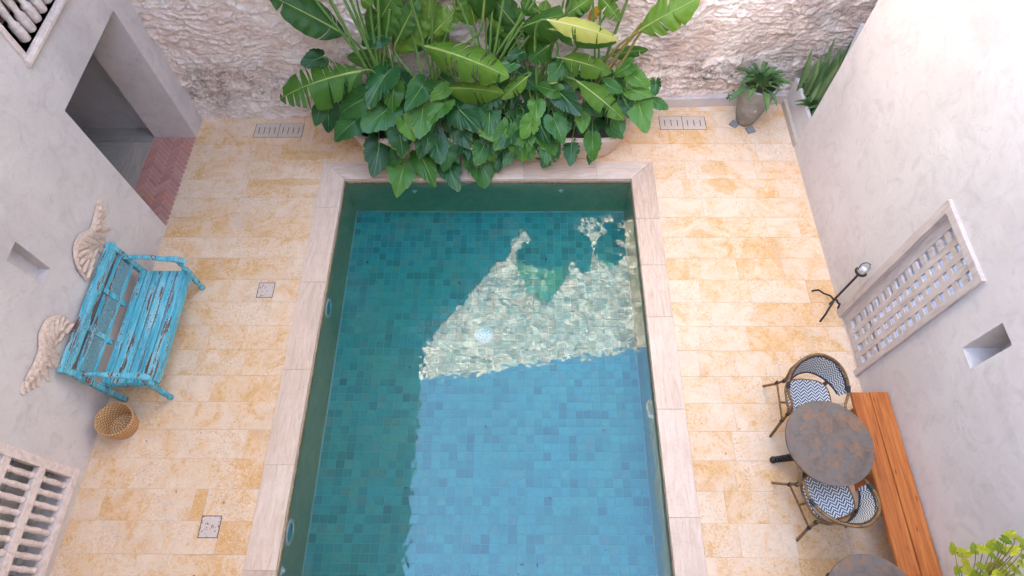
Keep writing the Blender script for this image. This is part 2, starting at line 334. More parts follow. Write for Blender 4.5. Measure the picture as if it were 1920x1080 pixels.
# cove strip where walls meet the bed, coloured pale to paint the edge glow
COVE, t, b = newmat('cove_painted_glow', .35, (.34, .52, .50))
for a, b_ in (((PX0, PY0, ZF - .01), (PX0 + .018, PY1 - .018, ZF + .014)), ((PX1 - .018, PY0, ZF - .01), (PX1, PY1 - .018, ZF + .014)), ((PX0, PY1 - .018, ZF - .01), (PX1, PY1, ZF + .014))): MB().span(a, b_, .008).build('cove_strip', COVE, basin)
tiles = empty('pool_floor', (0, 0, 0)); tag(tiles, kind='structure')
tm = MB().box((0, 0, -.005), (TP - .007, TP - .007, .01), ch=.0015).mesh('floor_tile', PTILE)
cells = [(PX0 + (i + .5) * TP, PY1 - (j + .5) * TP) for j in range(67) for i in range(38)]
near = sorted(cells, key=lambda c_: (c_[1] < .30, (c_[0] + .4) ** 2 * .15 + (c_[1] - .3) ** 2))[:298]
ns = set(near); rest = MB()
for c_ in cells:
    z = ZF + rnd.uniform(-.0007, .0007)
    if c_ in ns: link('floor_tile', tm, tiles, Matrix.Translation((c_[0], c_[1], z)))
    else: rest.box((c_[0], c_[1], z - .005), (TP - .007, TP - .007, .01), ch=.0015)
rest.build('floor_tiles', PTILE, tiles, kind='stuff')
MB().span((PX0 - .01, PY0 - .01, ZF - .03), (PX1 + .01, PY1 + .01, ZW)).build('water', WATER, kind='structure')
# ------------------------------------------------------------------ walls with openings
def wall(name, axis_x, inward, u0, u1, z0, z1, holes, thick, mat_):
    """sheet at x = axis_x facing `inward` (+1/-1 along x), solid back at thick; holes = (u0,u1,z0,z1,depth or None)"""
    m = MB(); bx = axis_x - inward * thick
    us = sorted({u0, u1, *[h[0] for h in holes], *[h[1] for h in holes]}); zs = sorted({z0, z1, *[h[2] for h in holes], *[h[3] for h in holes]})
    def inh(u, z, full):
        return any(h[0] < u < h[1] and h[2] < z < h[3] and (not full or h[4] is None) for h in holes)
    for a, c_ in zip(us, us[1:]):
        for e0, e1 in zip(zs, zs[1:]):
            um, zm = (a + c_) / 2, (e0 + e1) / 2
            for X, full in ((axis_x, False), (bx, True)):
                if not inh(um, zm, full): m.add([(X, a, e0), (X, c_, e0), (X, c_, e1), (X, a, e1)], [(0, 1, 2, 3)])
    for h in holes:
        X2 = bx if h[4] is None else axis_x - inward * h[4]
        q = [(h[0], h[2]), (h[1], h[2]), (h[1], h[3]), (h[0], h[3])]
        for k in range(4):
            (ua, za), (ub, zb) = q[k], q[(k + 1) % 4]
            m.add([(axis_x, ua, za), (axis_x, ub, zb), (X2, ub, zb), (X2, ua, za)], [(0, 1, 2, 3)])
        if h[4] is not None: m.add([(X2, h[0], h[2]), (X2, h[1], h[2]), (X2, h[1], h[3]), (X2, h[0], h[3])], [(0, 1, 2, 3)])
    for ua, ub, za, zb in ((u0, u0, z0, z1), (u1, u1, z0, z1)): m.add([(axis_x, ua, za), (axis_x, ua, zb), (bx, ua, zb), (bx, ua, za)], [(0, 1, 2, 3)])
    m.add([(axis_x, u0, z1), (axis_x, u1, z1), (bx, u1, z1), (bx, u0, z1)], [(0, 1, 2, 3)])
    return m.build(name, mat_)
LW = wall('plaster_wall', XL, 1, -2.2, 6.9, -.3, 8.0, [(4.54, 6.08, -.3, 2.06, None), (.0, 1.36, .22, 1.7, .2), (4.60, 6.0, 2.68, 4.2, .75), (2.852, 3.052, 1.45, 1.932, .12)], .6, PL_L)
tag(LW, 'lavender grey plaster wall with tall doorway behind the blue bench', 'wall', kind='thing')
RW = wall('plaster_wall', XR, -1, -2.2, 5.87, -.3, 11.0, [(2.53, 3.29, -.3, 2.16, None), (1.945, 2.14, 1.665, 2.168, .33)], .36, PL_R)
tag(RW, 'pale plaster wall with the lattice door beside the wooden bench', 'wall', kind='thing')
# eave of the house on the left, near house behind the camera
ev = MB().span((-8, -2.2, 8.0), (-2.5, 7.3, 8.3)).build('roof_eave', PL_G); tag(ev, 'broad roof eave over the wall with the doorway', 'roof', kind='thing')
nw = MB().span((-8, -2.8, -.3), (6.5, -2.2, 9.3)).build('house_wall', PL_R); tag(nw, 'plain plaster house wall closing the near side of the courtyard', 'wall', kind='thing')
tw = MB().span((.35, -2.81, 9.3), (6.5, -2.19, 16.5)).build('added_shade_tower', PL_R); tag(tw, 'added plaster block out of view that shades the pale wall', 'wall', kind='thing')  # block added out of view to keep the sun off the right wall
# alcove beyond the end of the right wall
SYF = plaster('side_yard_plaster', (.70, .68, .69), (.76, .74, .75), (.80, .78, .79))
tag(MB().span((XR + .36, -2.2, -.3), (6.2, 5.2, .0)).build('side_yard_floor', SYF), kind='structure')
tag(MB().span((6.2, -2.2, -.3), (6.5, 5.2, 5.0)).build('side_yard_wall', SYF), 'white wall of the side yard glimpsed through the lattice door', 'wall', kind='thing')
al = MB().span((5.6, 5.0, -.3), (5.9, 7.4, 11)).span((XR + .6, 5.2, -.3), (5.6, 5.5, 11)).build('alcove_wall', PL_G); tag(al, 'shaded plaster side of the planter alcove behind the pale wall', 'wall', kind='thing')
# interior behind the doorway
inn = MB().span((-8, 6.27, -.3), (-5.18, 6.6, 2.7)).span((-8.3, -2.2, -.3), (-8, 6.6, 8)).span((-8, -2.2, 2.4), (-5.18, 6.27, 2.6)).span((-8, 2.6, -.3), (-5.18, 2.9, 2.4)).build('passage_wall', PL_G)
tag(inn, 'grey plaster walls of the dim passage seen through the doorway', 'wall', kind='thing')
# rubble back wall: layered, flaking relief
def vnoise(x, y, seed):
    xi = np.floor(x).astype(int); yi = np.floor(y).astype(int); fx = x - xi; fy = y - yi
    def hsh(a, b_):
        n = (a * 374761393 + b_ * 668265263 + seed * 974711) & 0x7fffffff; n = ((n ^ (n >> 13)) * 1274126177) & 0x7fffffff; return ((n ^ (n >> 16)) & 0xffff) / 65535.
    sx, sy = fx * fx * (3 - 2 * fx), fy * fy * (3 - 2 * fy)
    return (hsh(xi, yi) * (1 - sx) + hsh(xi + 1, yi) * sx) * (1 - sy) + (hsh(xi, yi + 1) * (1 - sx) + hsh(xi + 1, yi + 1) * sx) * sy
def fbm(x, y, seed, o=4, g=.5):
    s = 0; a = 1; n = 0
    for k in range(o): s = s + a * vnoise(x * 2 ** k, y * 2 ** k, seed + k); n += a; a *= g
    return s / n
def rubble(nx, zs_, x0, x1):
    X, Z = np.meshgrid(np.linspace(x0, x1, nx), zs_)
    wx = fbm(X * 2.2, Z * 2.6, 11) - .5; wz = fbm(X * 1.6, Z * 2.0, 23, 5) - .5
    def ledge(k, s, am):
        tt = Z * k + wz * s + (fbm(X * 5, Z * 5, 31 + k, 3) - .5) * 1.1 + wx * .8
        fr = tt - np.floor(tt); saw = np.where(fr < .05, fr / .05, (1 - (fr - .05) / .95) ** 1.4)
        mk = np.clip((fbm(X * 1.5 + 7, Z * 2.0, 47 + k, 4) - .40) * 5, 0, 1)
        return saw * mk * am
    D = ledge(4, 3.5, .030) + ledge(8, 5.0, .022) + (fbm(X * 1.1, Z * 1.3, 3, 4) - .5) * .07 + (fbm(X * 9, Z * 11, 5, 5, .68) - .5) * .07 + ledge(17, 6.0, .012)
    base = np.clip((.26 - Z + (fbm(X * 2, Z * 2, 77, 3) - .5) * .2) / .12, 0, 1); D = D + base * .03
    Y = 6.45 + (X + 4.6) * .0417 - D
    n, mm = X.shape; idx = np.arange(n * mm).reshape(n, mm)
    F = np.stack([idx[:-1, :-1], idx[:-1, 1:], idx[1:, 1:], idx[1:, :-1]], -1).reshape(-1, 4)
    return np.stack([X, Y, Z], -1).reshape(-1, 3), F
def npmesh(name, V, F, mat_, smooth=True):
    me = bpy.data.meshes.new(name); me.vertices.add(len(V)); me.vertices.foreach_set('co', V.astype(np.float32).ravel())
    me.loops.add(F.size); me.loops.foreach_set('vertex_index', F.astype(np.int32).ravel()); me.polygons.add(len(F)); me.polygons.foreach_set('loop_start', np.arange(0, F.size, 4, dtype=np.int32))
    me.update(calc_edges=True); me.materials.append(mat_)
    if smooth: me.polygons.foreach_set('use_smooth', [True] * len(F))
    me.validate(); return me
BW = empty('rubble_wall', (0, 6.6, 0), 'weathered pinkish rubble stone wall behind the big planter', 'wall'); tag(BW, kind='thing')
Mi = Matrix.Translation((0, -6.6, 0))
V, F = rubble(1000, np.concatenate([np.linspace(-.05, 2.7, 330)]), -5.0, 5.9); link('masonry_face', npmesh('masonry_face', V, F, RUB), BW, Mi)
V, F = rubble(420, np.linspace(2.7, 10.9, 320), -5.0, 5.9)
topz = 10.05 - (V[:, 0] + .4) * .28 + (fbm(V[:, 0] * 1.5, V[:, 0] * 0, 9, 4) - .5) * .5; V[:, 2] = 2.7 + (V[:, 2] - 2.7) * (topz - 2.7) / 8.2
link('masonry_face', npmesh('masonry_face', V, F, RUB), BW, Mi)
m = MB(); m.add([(-5, 6.6, -.3), (5.9, 7.05, -.3), (5.9, 7.5, -.3), (-5, 7.5, -.3), (-5, 6.6, 11.2), (5.9, 7.05, 8.2), (5.9, 7.5, 8.2), (-5, 7.5, 11.2)], [(0, 1, 5, 4), (1, 2, 6, 5), (2, 3, 7, 6), (3, 0, 4, 7), (4, 5, 6, 7)])
m.build('masonry_core', RUB, BW, M=Mi)
# ------------------------------------------------------------------ more materials
def wood(name, c0, c1, c2, sc3, rough=.5, bs=.2):
    m, t, b = newmat(name, rough); p = opos(t); r = orand(t)
    v = nd(t, 'VectorMath', operation='ADD', i_0=vscale(t, p, sc3)); cmb = nd(t, 'CombineXYZ', i_0=mth(t, 'MULTIPLY', r, 31.0), i_1=mth(t, 'MULTIPLY', r, 17.0), i_2=mth(t, 'MULTIPLY', r, 7.0)); t.links.new(cmb.outputs[0], v.inputs[1])
    n1 = noise(t, v.outputs[0], 1.6, 6, .62, .9)
    c = ramp(t, n1, [(.28, c0), (.5, c1), (.72, c2)]); setc(t, b, c); bump(t, b, n1, bs, .003); return m, t, b, c
def flat(name, c, rough=.5, metal=0, spec=.4):
    m, t, b = newmat(name, rough, c, spec); b.inputs['Metallic'].default_value = metal
    n1 = noise(t, wpos(t), 22, 4, .6); setc(t, b, mix(t, ramp(t, n1, [(.3, .5), (.6, 0)]), c, tuple(q * .72 for q in c))); return m
WHITEWOOD = wood('limewashed_wood', (.52, .40, .34), (.67, .55, .49), (.74, .64, .59), (9, 9, 9))[0]
GREYWOOD = wood('whitewashed_door_wood', (.38, .31, .275), (.50, .425, .385), (.57, .50, .46), (10, 10, 2.0))[0]
SHUTTER = wood('grey_shutter_wood', (.30, .30, .27), (.40, .39, .36), (.46, .45, .42), (14, 14, 2))[0]
BROWN = wood('brown_dim_interior', (.16, .09, .06), (.24, .14, .10), (.30, .19, .14), (12, 12, 2))[0]
BLACK = flat('black_iron', (.02, .018, .018), .45)
WHITE = flat('white_fitting', (.8, .82, .82), .35)
SLATE = flat('grey_stone_block', (.22, .22, .23), .8)
SOIL = flat('potting_soil', (.05, .035, .025), .95)
CHROME = flat('light_ring', (.75, .8, .8), .3)
LENS = flat('teal_light_glass', (.05, .40, .46), .15)
BRICK, t, b = newmat('red_brick', .75); r = orand(t); n1 = noise(t, wpos(t), 20, 5, .7)
setc(t, b, mix(t, ramp(t, n1, [(.3, .6), (.65, 0)]), ramp(t, r, [(0, (.38, .15, .12)), (.5, (.46, .20, .16)), (.85, (.50, .25, .20)), (1, (.52, .17, .08))]), (.40, .26, .23))); bump(t, b, n1, .4, .004)
PSTONE = streak('passage_stone', (.24, .19, .15), (.33, .27, .22), (.40, .34, .29), 'y')
PDARK = streak('passage_slab', (.24, .22, .20), (.31, .28, .25), (.36, .33, .30), 'x')
SLABG = flat('grey_drain_stone', (.56, .45, .36), .7)
PITTED, t, b = newmat('pitted_stone', .7); p = wpos(t); vo = nd(t, 'TexVoronoi', i_Scale=55.0); t.links.new(p, vo.inputs['Vector']); n1 = noise(t, p, 22, 4)
pit = mth(t, 'MULTIPLY', ramp(t, vo.outputs['Distance'], [(.25, 1), (.42, 0)]).outputs[0], ramp(t, n1, [(.45, 0), (.56, 1)]).outputs[0]); setc(t, b, mix(t, pit, (.58, .47, .40), (.05, .035, .03))); bump(t, b, mth(t, 'SUBTRACT', 1.0, pit), .6, .006)
# ------------------------------------------------------------------ passage floor
pf = MB().span((-8, 2.9, -.2), (-5.20, 6.27, -.006)).span((-5.20, 4.54, -.2), (XL - .013, 6.27, -.008)).build('passage_floor', GROUT); tag(pf, kind='structure')
bm_ = MB().box((0, 0, -.012), (.212, .052, .024), ch=.003).mesh('brick', BRICK)
bl, bw = .218, .0545
def clipb(cx_, cy_): return -5.16 < cx_ < -4.60 and 4.5 < cy_ < 6.14
for i in range(-34, 35):
    for j in range(-12, 13):
        # 45 degree herringbone of 4:1 bricks
        for kk in range(2):
            u = i * bw + j * bl * 1.0; v_ = i * bw - j * bl * 1.0
            if kk == 0: px_, py_, an = u + bl / 2, v_ + bw / 2, 0
            else: px_, py_, an = u + bw / 2 + 0 * bl, v_ + bw + bl / 2, 90
            a = R(45); X = -4.88 + px_ * math.cos(a) - py_ * math.sin(a); Y = 5.3 + px_ * math.sin(a) + py_ * math.cos(a)
            if clipb(X, Y): link('brick', bm_, pf, Matrix.Translation((X, Y, rnd.uniform(-.001, .001))) @ Matrix.Rotation(R(45 + an), 4, 'Z'))
for y0 in (4.5, 5.148): MB().span((-5.50, y0, -.02), (-5.19, y0 + (.645 if y0 < 5 else .85), .002), .003).build('border_slab', PSTONE, pf)
for x0 in (-6.9, -6.2, -5.5): MB().span((x0 + .002, 6.003, -.02), (x0 + .695 if x0 < -5.6 else -5.19, 6.262, .002), .003).build('border_slab', PDARK, pf)
for i in range(4):
    for j in range(6): MB().span((-5.503 - .5 * (i + 1) + .003, 6.0 - .5 * (j + 1) + .003, -.02), (-5.503 - .5 * i, 6.0 - .5 * j, .0), .003).build('passage_slab', PDARK, pf)
# ------------------------------------------------------------------ floor drains and covers
def grate(x0, x1, y0, y1, label, n):
    o = empty('drain_grate', ((x0 + x1) / 2, (y0 + y1) / 2, 0), label, 'drain', 'slotted drain grates by the rubble wall')
    cxx, cyy = o.location.x, o.location.y; hw = (x1 - x0) / 2; dp = (y1 - y0)
    MB().span((-hw, -dp / 2, -.025), (hw, dp / 2, -.002)).build('slot_shade_plate', BLACK, o)  # black plate that paints the darkness below the slots
    for s in (-1, 1):
        a, e = (-hw + .008, -.004) if s < 0 else (.004, hw - .008); ns_ = n; wd = (e - a); q = MB()
        sl = [a + wd * (k + .75) / (ns_ + .5) for k in range(ns_)]; xs_ = [a] + sl + [e]
        for k in range(len(xs_) - 1): q.span((xs_[k] + (.0055 if k else 0), -dp / 2 + .07, -.022), (xs_[k + 1] - (.0055 if k < len(xs_) - 2 else 0), dp / 2 - .07, .001))
        q.span((a, -dp / 2 + .005, -.022), (e, -dp / 2 + .07, .001)).span((a, dp / 2 - .07, -.022), (e, dp / 2 - .005, .001)); q.build('grate_panel', SLABG, o)
grate(*HOLES[0], 'slotted stone drain grate in the floor beside the doorway pier', 4)
grate(*HOLES[1], 'slotted stone drain grate in the floor beside the tall vase pot', 3)
for (x0, x1, y0, y1), lb in ((HOLES[2], 'square pitted drain cover in the paving in front of the bench'), (HOLES[3], 'square pitted drain cover in the paving near the spindle window')):
    o = empty('drain_cover', ((x0 + x1) / 2, (y0 + y1) / 2, 0), lb, 'drain', 'square pitted drain covers')
    hw, hd = (x1 - x0) / 2, (y1 - y0) / 2; MB().span((-hw, -hd, -.03), (hw, hd, -.0022)).build('cover_frame', BLACK, o); MB().span((-hw + .007, -hd + .007, -.02), (hw - .007, hd - .007, .001), .002).build('cover_plate', PITTED, o)
# ------------------------------------------------------------------ pool fittings
for (y, z), lb in (((3.472, -.278), 'round underwater pool light nearer the big planter'), ((.855, -.235), 'round underwater pool light nearer the spindle window')):
    o = empty('pool_light', (PX0, y, z), lb, 'pool light', 'round underwater lights in the pool side')
    MB().lathe([(.0, .006), (.095, .006), (.118, .016), (.128, .012), (.13, 0)], 28, axis=(1, 0, 0)).build('light_ring', CHROME, o, 40); MB().lathe([(.093, .0065), (.093, .009), (0, .012)], 28, axis=(1, 0, 0)).build('light_lens', LENS, o, 40)
def fitting(loc, ax, lb, s=1):
    o = empty('inlet_fitting', loc, lb, 'pool fitting', 'small white pool inlets'); MB().lathe([(.045 * s, 0), (.045 * s, .008), (.034 * s, .012), (.0, .012)], 18, axis=ax).build('inlet_flange', WHITE, o, 40); MB().lathe([(.022 * s, .012), (.022 * s, .03), (.012 * s, .03), (.012 * s, .02), (0, .02)], 14, axis=ax).build('inlet_nozzle', WHITE, o, 40)
fitting((PX0, .49, -.19), (1, 0, 0), 'small white inlet fitting below the near pool light')
fitting((-1.457, PY1, -.35), (0, -1, 0), 'white inlet fitting in the pool end under hanging leaves', .8); fitting((.585, PY1, -.333), (0, -1, 0), 'white inlet fitting in the pool end, farther from the bench', .8)
o = empty('floor_drain', (-.453, 3.371, ZF), 'round white drain in the middle of the pool floor', 'drain')
DRW, t, b = newmat('white_drain', .4, (.85, .9, .9)); vo = nd(t, 'TexVoronoi', i_Scale=45.0); t.links.new(wpos(t), vo.inputs['Vector']); setc(t, b, ramp(t, vo.outputs['Distance'], [(.25, (.35, .48, .48)), (.4, (.9, .93, .93))]))
MB().lathe([(.125, 0), (.125, .010), (.105, .018), (.098, .012), (0, .016)], 28).build('drain_cover_ring', WHITE, o, 40); MB().lathe([(.095, .0135), (.095, .019), (0, .021)], 28).build('drain_grid', DRW, o, 40)
# ------------------------------------------------------------------ lattice door (right wall)
o = empty('lattice_door', (XR, 2.92, 0), 'whitewashed wooden lattice door set in the pale plaster wall', 'door'); L = (XR, 2.92, 0)
def part(name, a, b_, mt, par=None, ch=.003):
    org = L
    return MB().span([p_ - q for p_, q in zip(a, org)], [p_ - q for p_, q in zip(b_, org)], ch).build(name, mt, par)
fr = part('frame_post', (XR - .035, 3.25, 0), (XR + .05, 3.34, 2.18), GREYWOOD, o); part('frame_post', (XR - .035, 2.51, 0), (XR + .05, 2.575, 2.18), GREYWOOD, o); part('frame_head', (XR - .036, 2.575, 2.10), (XR + .05, 3.25, 2.18), GREYWOOD, o)
dx0, dx1 = XR + .025, XR + .075
part('stile', (dx0, 3.15, .02), (dx1, 3.248, 2.098), GREYWOOD, o); part('stile', (dx0, 2.577, .02), (dx1, 2.60, 2.098), GREYWOOD, o); part('bottom_rail', (dx0 + .002, 2.60, .02), (dx1 - .002, 3.15, .115), GREYWOOD, o); part('top_rail', (dx0 + .002, 2.60, 2.06), (dx1 - .002, 3.15, 2.098), GREYWOOD, o)
yp = (3.15 - 2.60) / 4; zp = (2.06 - .115) / 15; bar = .064
for i in range(1, 4): part('lattice_bar', (dx0 + .004, 3.15 - i * yp - bar / 2, .115), (dx0 + .030, 3.15 - i * yp + bar / 2, 2.06), GREYWOOD, o, .002)
for j in range(1, 15): part('lattice_bar', (dx0 + .007, 2.60, .115 + j * zp - bar / 2), (dx0 + .033, 3.15, .115 + j * zp + bar / 2), GREYWOOD, o, .002)
# ------------------------------------------------------------------ lower left spindle window
o = empty('spindle_window', (XL, .68, .2), 'limewashed window with wooden spindles at the low end of the wall', 'window'); L = (XL, .68, .2)
part('window_rail', (XL - .02, -.05, .165), (XL + .06, 1.40, .235), WHITEWOOD, o); part('window_rail', (XL - .02, -.05, 1.66), (XL + .06, 1.40, 1.74), WHITEWOOD, o); part('jamb', (XL - .02, 1.31, .235), (XL + .055, 1.395, 1.66), WHITEWOOD, o); part('jamb', (XL - .02, -.05, .235), (XL + .055, .03, 1.66), WHITEWOOD, o)
for z in (.66, 1.12): part('window_rail', (XL - .015, .03, z - .045), (XL + .045, 1.31, z + .045), WHITEWOOD, o)
def spindle(h, r): return [(r * .7, 0), (r, .02), (r, .05), (r * .75, .06), (r * .95, .08), (r * .75, .10), (r * .9, h * .35), (r * 1.05, h * .5), (r * .9, h * .65), (r * .75, h - .10), (r * .95, h - .08), (r * .75, h - .06), (r, h - .05), (r, h - .02), (r * .7, h)]
sm = MB().lathe(spindle(.38, .030), 12).mesh('spindle', WHITEWOOD, 50); sm2 = MB().lathe(spindle(.37, .030), 12).mesh('spindle', WHITEWOOD, 50); sm3 = MB().lathe(spindle(.495, .030), 12).mesh('spindle', WHITEWOOD, 50)
for k in range(11):
    y = 1.226 - .1115 * k
    if y < .06: break
    for me, z in ((sm, .235), (sm2, .705), (sm3, 1.165)): link('spindle', me, o, Matrix.Translation((.012, y - .68, z - .2)))
for k in range(4): part('shutter_and_backing_board', (XL - .18, .02 + k * .335, .225), (XL - .15, .35 + k * .335, 1.69), SHUTTER, o, .004)
for z in (.26, .72, 1.2): part('shutter_rail', (XL - .149, .02, z), (XL - .132, 1.34, z + .07), SHUTTER, o)
# ------------------------------------------------------------------ upper left baluster window
o = empty('baluster_window', (XL, 5.3, 2.66), 'limewashed balcony window with turned balusters above the doorway', 'window'); L = (XL, 5.3, 2.66)
q = MB()
pr = [(XL - .7, 2.60), (XL + .035, 2.60), (XL + .05, 2.615), (XL + .06, 2.63), (XL + .06, 2.655), (XL + .045, 2.675), (XL + .03, 2.68), (XL - .7, 2.68)]
n_ = len(pr)
q.add([(x - XL, 4.545 - 5.3, z - 2.66) for x, z in pr] + [(x - XL, 6.05 - 5.3, z - 2.66) for x, z in pr], [tuple(range(n_)), tuple(range(2 * n_ - 1, n_ - 1, -1))] + [(k, n_ + k, n_ + (k + 1) % n_, (k + 1) % n_) for k in range(n_)])
q.build('window_sill', WHITEWOOD, o)
part('jamb', (XL - .02, 4.56, 2.681), (XL + .03, 4.62, 4.2), WHITEWOOD, o); part('jamb', (XL - .02, 5.97, 2.681), (XL + .03, 6.03, 4.2), WHITEWOOD, o)
part('top_rail', (XL - .13, 4.62, 3.62), (XL - .01, 5.97, 3.70), WHITEWOOD, o); part('window_head', (XL - .02, 4.62, 4.14), (XL + .03, 5.97, 4.2), WHITEWOOD, o)
for k in range(4): part('shutter_and_backing_board', (XL - .40, 4.61 + k * .345, 2.69), (XL - .37, 4.95 + k * .345, 4.18), BROWN, o, .004)  # brown boards added to stand in for the dim interior
bp = [(.046, 0), (.052, .01), (.052, .12), (.046, .135), (.05, .15), (.05, .165), (.03, .19), (.036, .28), (.046, .40), (.048, .47), (.036, .58), (.028, .68), (.05, .74), (.05, .78), (.046, .8), (.05, .82), (.05, .94)]
bmh = MB().lathe(bp, 16).mesh('baluster', WHITEWOOD, 50)
for k in range(8): link('baluster', bmh, o, Matrix.Translation((-.07, 4.829 + .139 * k - 5.3, .021)))
# ------------------------------------------------------------------ blue bench
BLUE, t, b = newmat('chipped_turquoise_paint', .55); p = opos(t); r = orand(t)
v = nd(t, 'VectorMath', operation='ADD', i_0=vscale(t, p, (15, 1.5, 15))); cmb = nd(t, 'CombineXYZ', i_0=mth(t, 'MULTIPLY', r, 31.0), i_1=mth(t, 'MULTIPLY', r, 17.0), i_2=0.0); t.links.new(cmb.outputs[0], v.inputs[1]); q = v.outputs[0]
n1 = noise(t, q, 1.0, 5, .6, .5); n2 = noise(t, q, 1.7, 6, .68, .7); n3 = noise(t, p, 40, 4, .7)
c = ramp(t, n1, [(.3, (.025, .24, .33)), (.5, (.06, .36, .455)), (.68, (.18, .50, .57))])
c = mix(t, ramp(t, n2, [(.49, 0), (.60, .85)]), c, (.45, .66, .68)); c = mix(t, ramp(t, mth(t, 'MULTIPLY_ADD', n3, .18, n2), [(.645, 0), (.665, 1)]), c, (.14, .07, .045)); c = mix(t, ramp(t, n3, [(.62, 0), (.72, .5)]), c, (.5, .62, .62))
setc(t, b, c); bump(t, b, n2, .3, .004)
CARVE, t, b = newmat('carved_pale_turquoise', .65); p = opos(t); vo = nd(t, 'TexVoronoi', i_Scale=30.0); t.links.new(p, vo.inputs['Vector']); wv = mth(t, 'SINE', mth(t, 'MULTIPLY', vo.outputs['Distance'], 30.0))
setc(t, b, ramp(t, wv, [(-.0, (.10, .35, .42)), (.4, (.32, .54, .57)), (.8, (.55, .68, .67))])); bump(t, b, wv, .8, .01)
bx0, by0, by1 = -4.50, 2.18, 3.68
B = empty('garden_bench', (-4.2, 2.93, 0), 'chipped turquoise wooden bench with carved back against the lavender wall', 'bench'); L = (-4.2, 2.93, 0)
SX0, SX1, SZ = -4.42, -3.88, .45
npk = 6; pw = (SX1 - SX0) / npk
for k in range(npk):
    a = SX0 + k * pw; part('seat_plank', (a + .0075, by0 + .06, SZ - .025), (a + pw - .0075, by1 - .06, SZ + rnd.uniform(-.003, .003)), BLUE, B, .005)
part('apron', (SX1 - .005, by0 + .09, SZ - .115), (SX1 + .03, by1 - .09, SZ - .018), BLUE, B); part('apron', (SX0, by0 + .05, SZ - .11), (SX1, by0 + .085, SZ - .026), BLUE, B); part('apron', (SX0, by1 - .085, SZ - .11), (SX1, by1 - .05, SZ - .026), BLUE, B)
def lean(z): return SX0 - .02 - (z - SZ) * .10
def backpart(name, y0, y1, z0, z1, t0, t1, mt):
    P = []
    for z in (z0, z1):
        xx = lean(z) - L[0]; P += [(xx + t0, y0 - L[1], z), (xx + t1, y0 - L[1], z), (xx + t1, y1 - L[1], z), (xx + t0, y1 - L[1], z)]
    return MB().add(P, [(3, 2, 1, 0), (4, 5, 6, 7), (0, 1, 5, 4), (1, 2, 6, 5), (2, 3, 7, 6), (3, 0, 4, 7)]).build(name, mt, B)
backpart('back_post', by0, by0 + .055, .0, .90, -.03, .03, BLUE); backpart('back_post', by1 - .055, by1, .0, .90, -.03, .03, BLUE)
backpart('top_rail', by0 - .01, by1 + .01, .90, .945, -.045, .04, BLUE); backpart('back_rail', by0 + .055, by1 - .055, .845, .90, -.018, .018, BLUE)
backpart('back_rail', by0 + .055, by1 - .055, .545, .585, -.018, .018, BLUE); backpart('back_rail', by0 + .055, by1 - .055, .745, .775, -.018, .018, BLUE)
iw = (by1 - by0 - .11)
for k in (1, 2): y = by0 + .055 + iw * k / 3; backpart('back_divider', y - .028, y + .028, .47, .90, -.022, .024, BLUE)
for k in range(3): backpart('carved_panel', by0 + .055 + iw * k / 3 + .03, by0 + .055 + iw * (k + 1) / 3 - .03, .585, .745, -.010, .012, CARVE)
def turned(h): return [(.02, 0), (.032, .012), (.036, .04), (.028, .065), (.02, .08), (.027, .1), (.034, .15), (.036, .2), (.028, .25), (.02, .27), (.032, .29), (.032, .31), (.024, .33), (.036, .35), (.036, h)]
for y in (by0 + .05, by1 - .05):
    lg = MB().lathe(turned(.46), 16, (SX1 - .0 - L[0], y - L[1], 0)).build('leg', BLUE, B, 50)
    MB().lathe([(.03, .46), (.034, .48), (.022, .50), (.02, .53), (.03, .58), (.022, .61), (.028, .63), (.03, .645)], 14, (SX1 - L[0], y - L[1], 0)).build('arm_post', BLUE, B, 50)
    pts = [(lean(.74) + .02, y, .72), (lean(.74) + .14, y, .735), (SX0 + .28, y, .715), (SX1 - .14, y, .69), (SX1 - .03, y, .685), (SX1 + .05, y, .665), (SX1 + .075, y, .625), (SX1 + .05, y, .60)]
    MB().tube([Vector(p_) - Vector(L) for p_ in pts], [.028, .028, .03, .033, .038, .036, .03, .02], 10, flat=.7).build('armrest', BLUE, B, 60)
# ------------------------------------------------------------------ carved wings on the wall
WING, t, b = newmat('carved_whitewashed_wood', .75); n1 = noise(t, wpos(t), 30, 5, .65); setc(t, b, ramp(t, n1, [(.3, (.42, .30, .23)), (.5, (.58, .44, .355)), (.7, (.64, .51, .425))])); bump(t, b, n1, .12, .003)
def bez(P, n):
    out = []
    for i in range(len(P) - 1):
        p0, p1, p2, p3 = P[max(i - 1, 0)], P[i], P[i + 1], P[min(i + 2, len(P) - 1)]
        for k in range(n):
            u = k / n; out.append(.5 * ((2 * p1) + (p2 - p0) * u + (2 * p0 - 5 * p1 + 4 * p2 - p3) * u * u + (3 * p1 - p0 - 3 * p2 + p3) * u ** 3))
    return out + [P[-1]]
def feather_mesh(n=8):
    V = []; F = []
    prof = [(0, .5), (.15, .8), (.4, 1), (.7, .95), (.88, .7), (.97, .35), (1, .05)]
    for u, wd in prof:
        for s in (-1, -.5, 0, .5, 1): V.append((s * wd * .5, u, (.16 if s == 0 else .10 * (1 - s * s)) ))
    for i in range(len(prof) - 1):
        for k in range(4): F.append((i * 5 + k, i * 5 + k + 1, (i + 1) * 5 + k + 1, (i + 1) * 5 + k))
    nV = len(V); V += [(x, y, -.25) for x, y, z in V[:]]
    bd = [k for k in range(5)] + [i * 5 + 4 for i in range(1, len(prof))] + [(len(prof) - 1) * 5 + k for k in (3, 2, 1, 0)] + [i * 5 for i in range(len(prof) - 2, 0, -1)]
    for a, b_ in zip(bd, bd[1:] + bd[:1]): F.append((a, nV + a, nV + b_, b_))
    return MB().add(V, F).mesh('feather', WING, 40)
FM = feather_mesh()
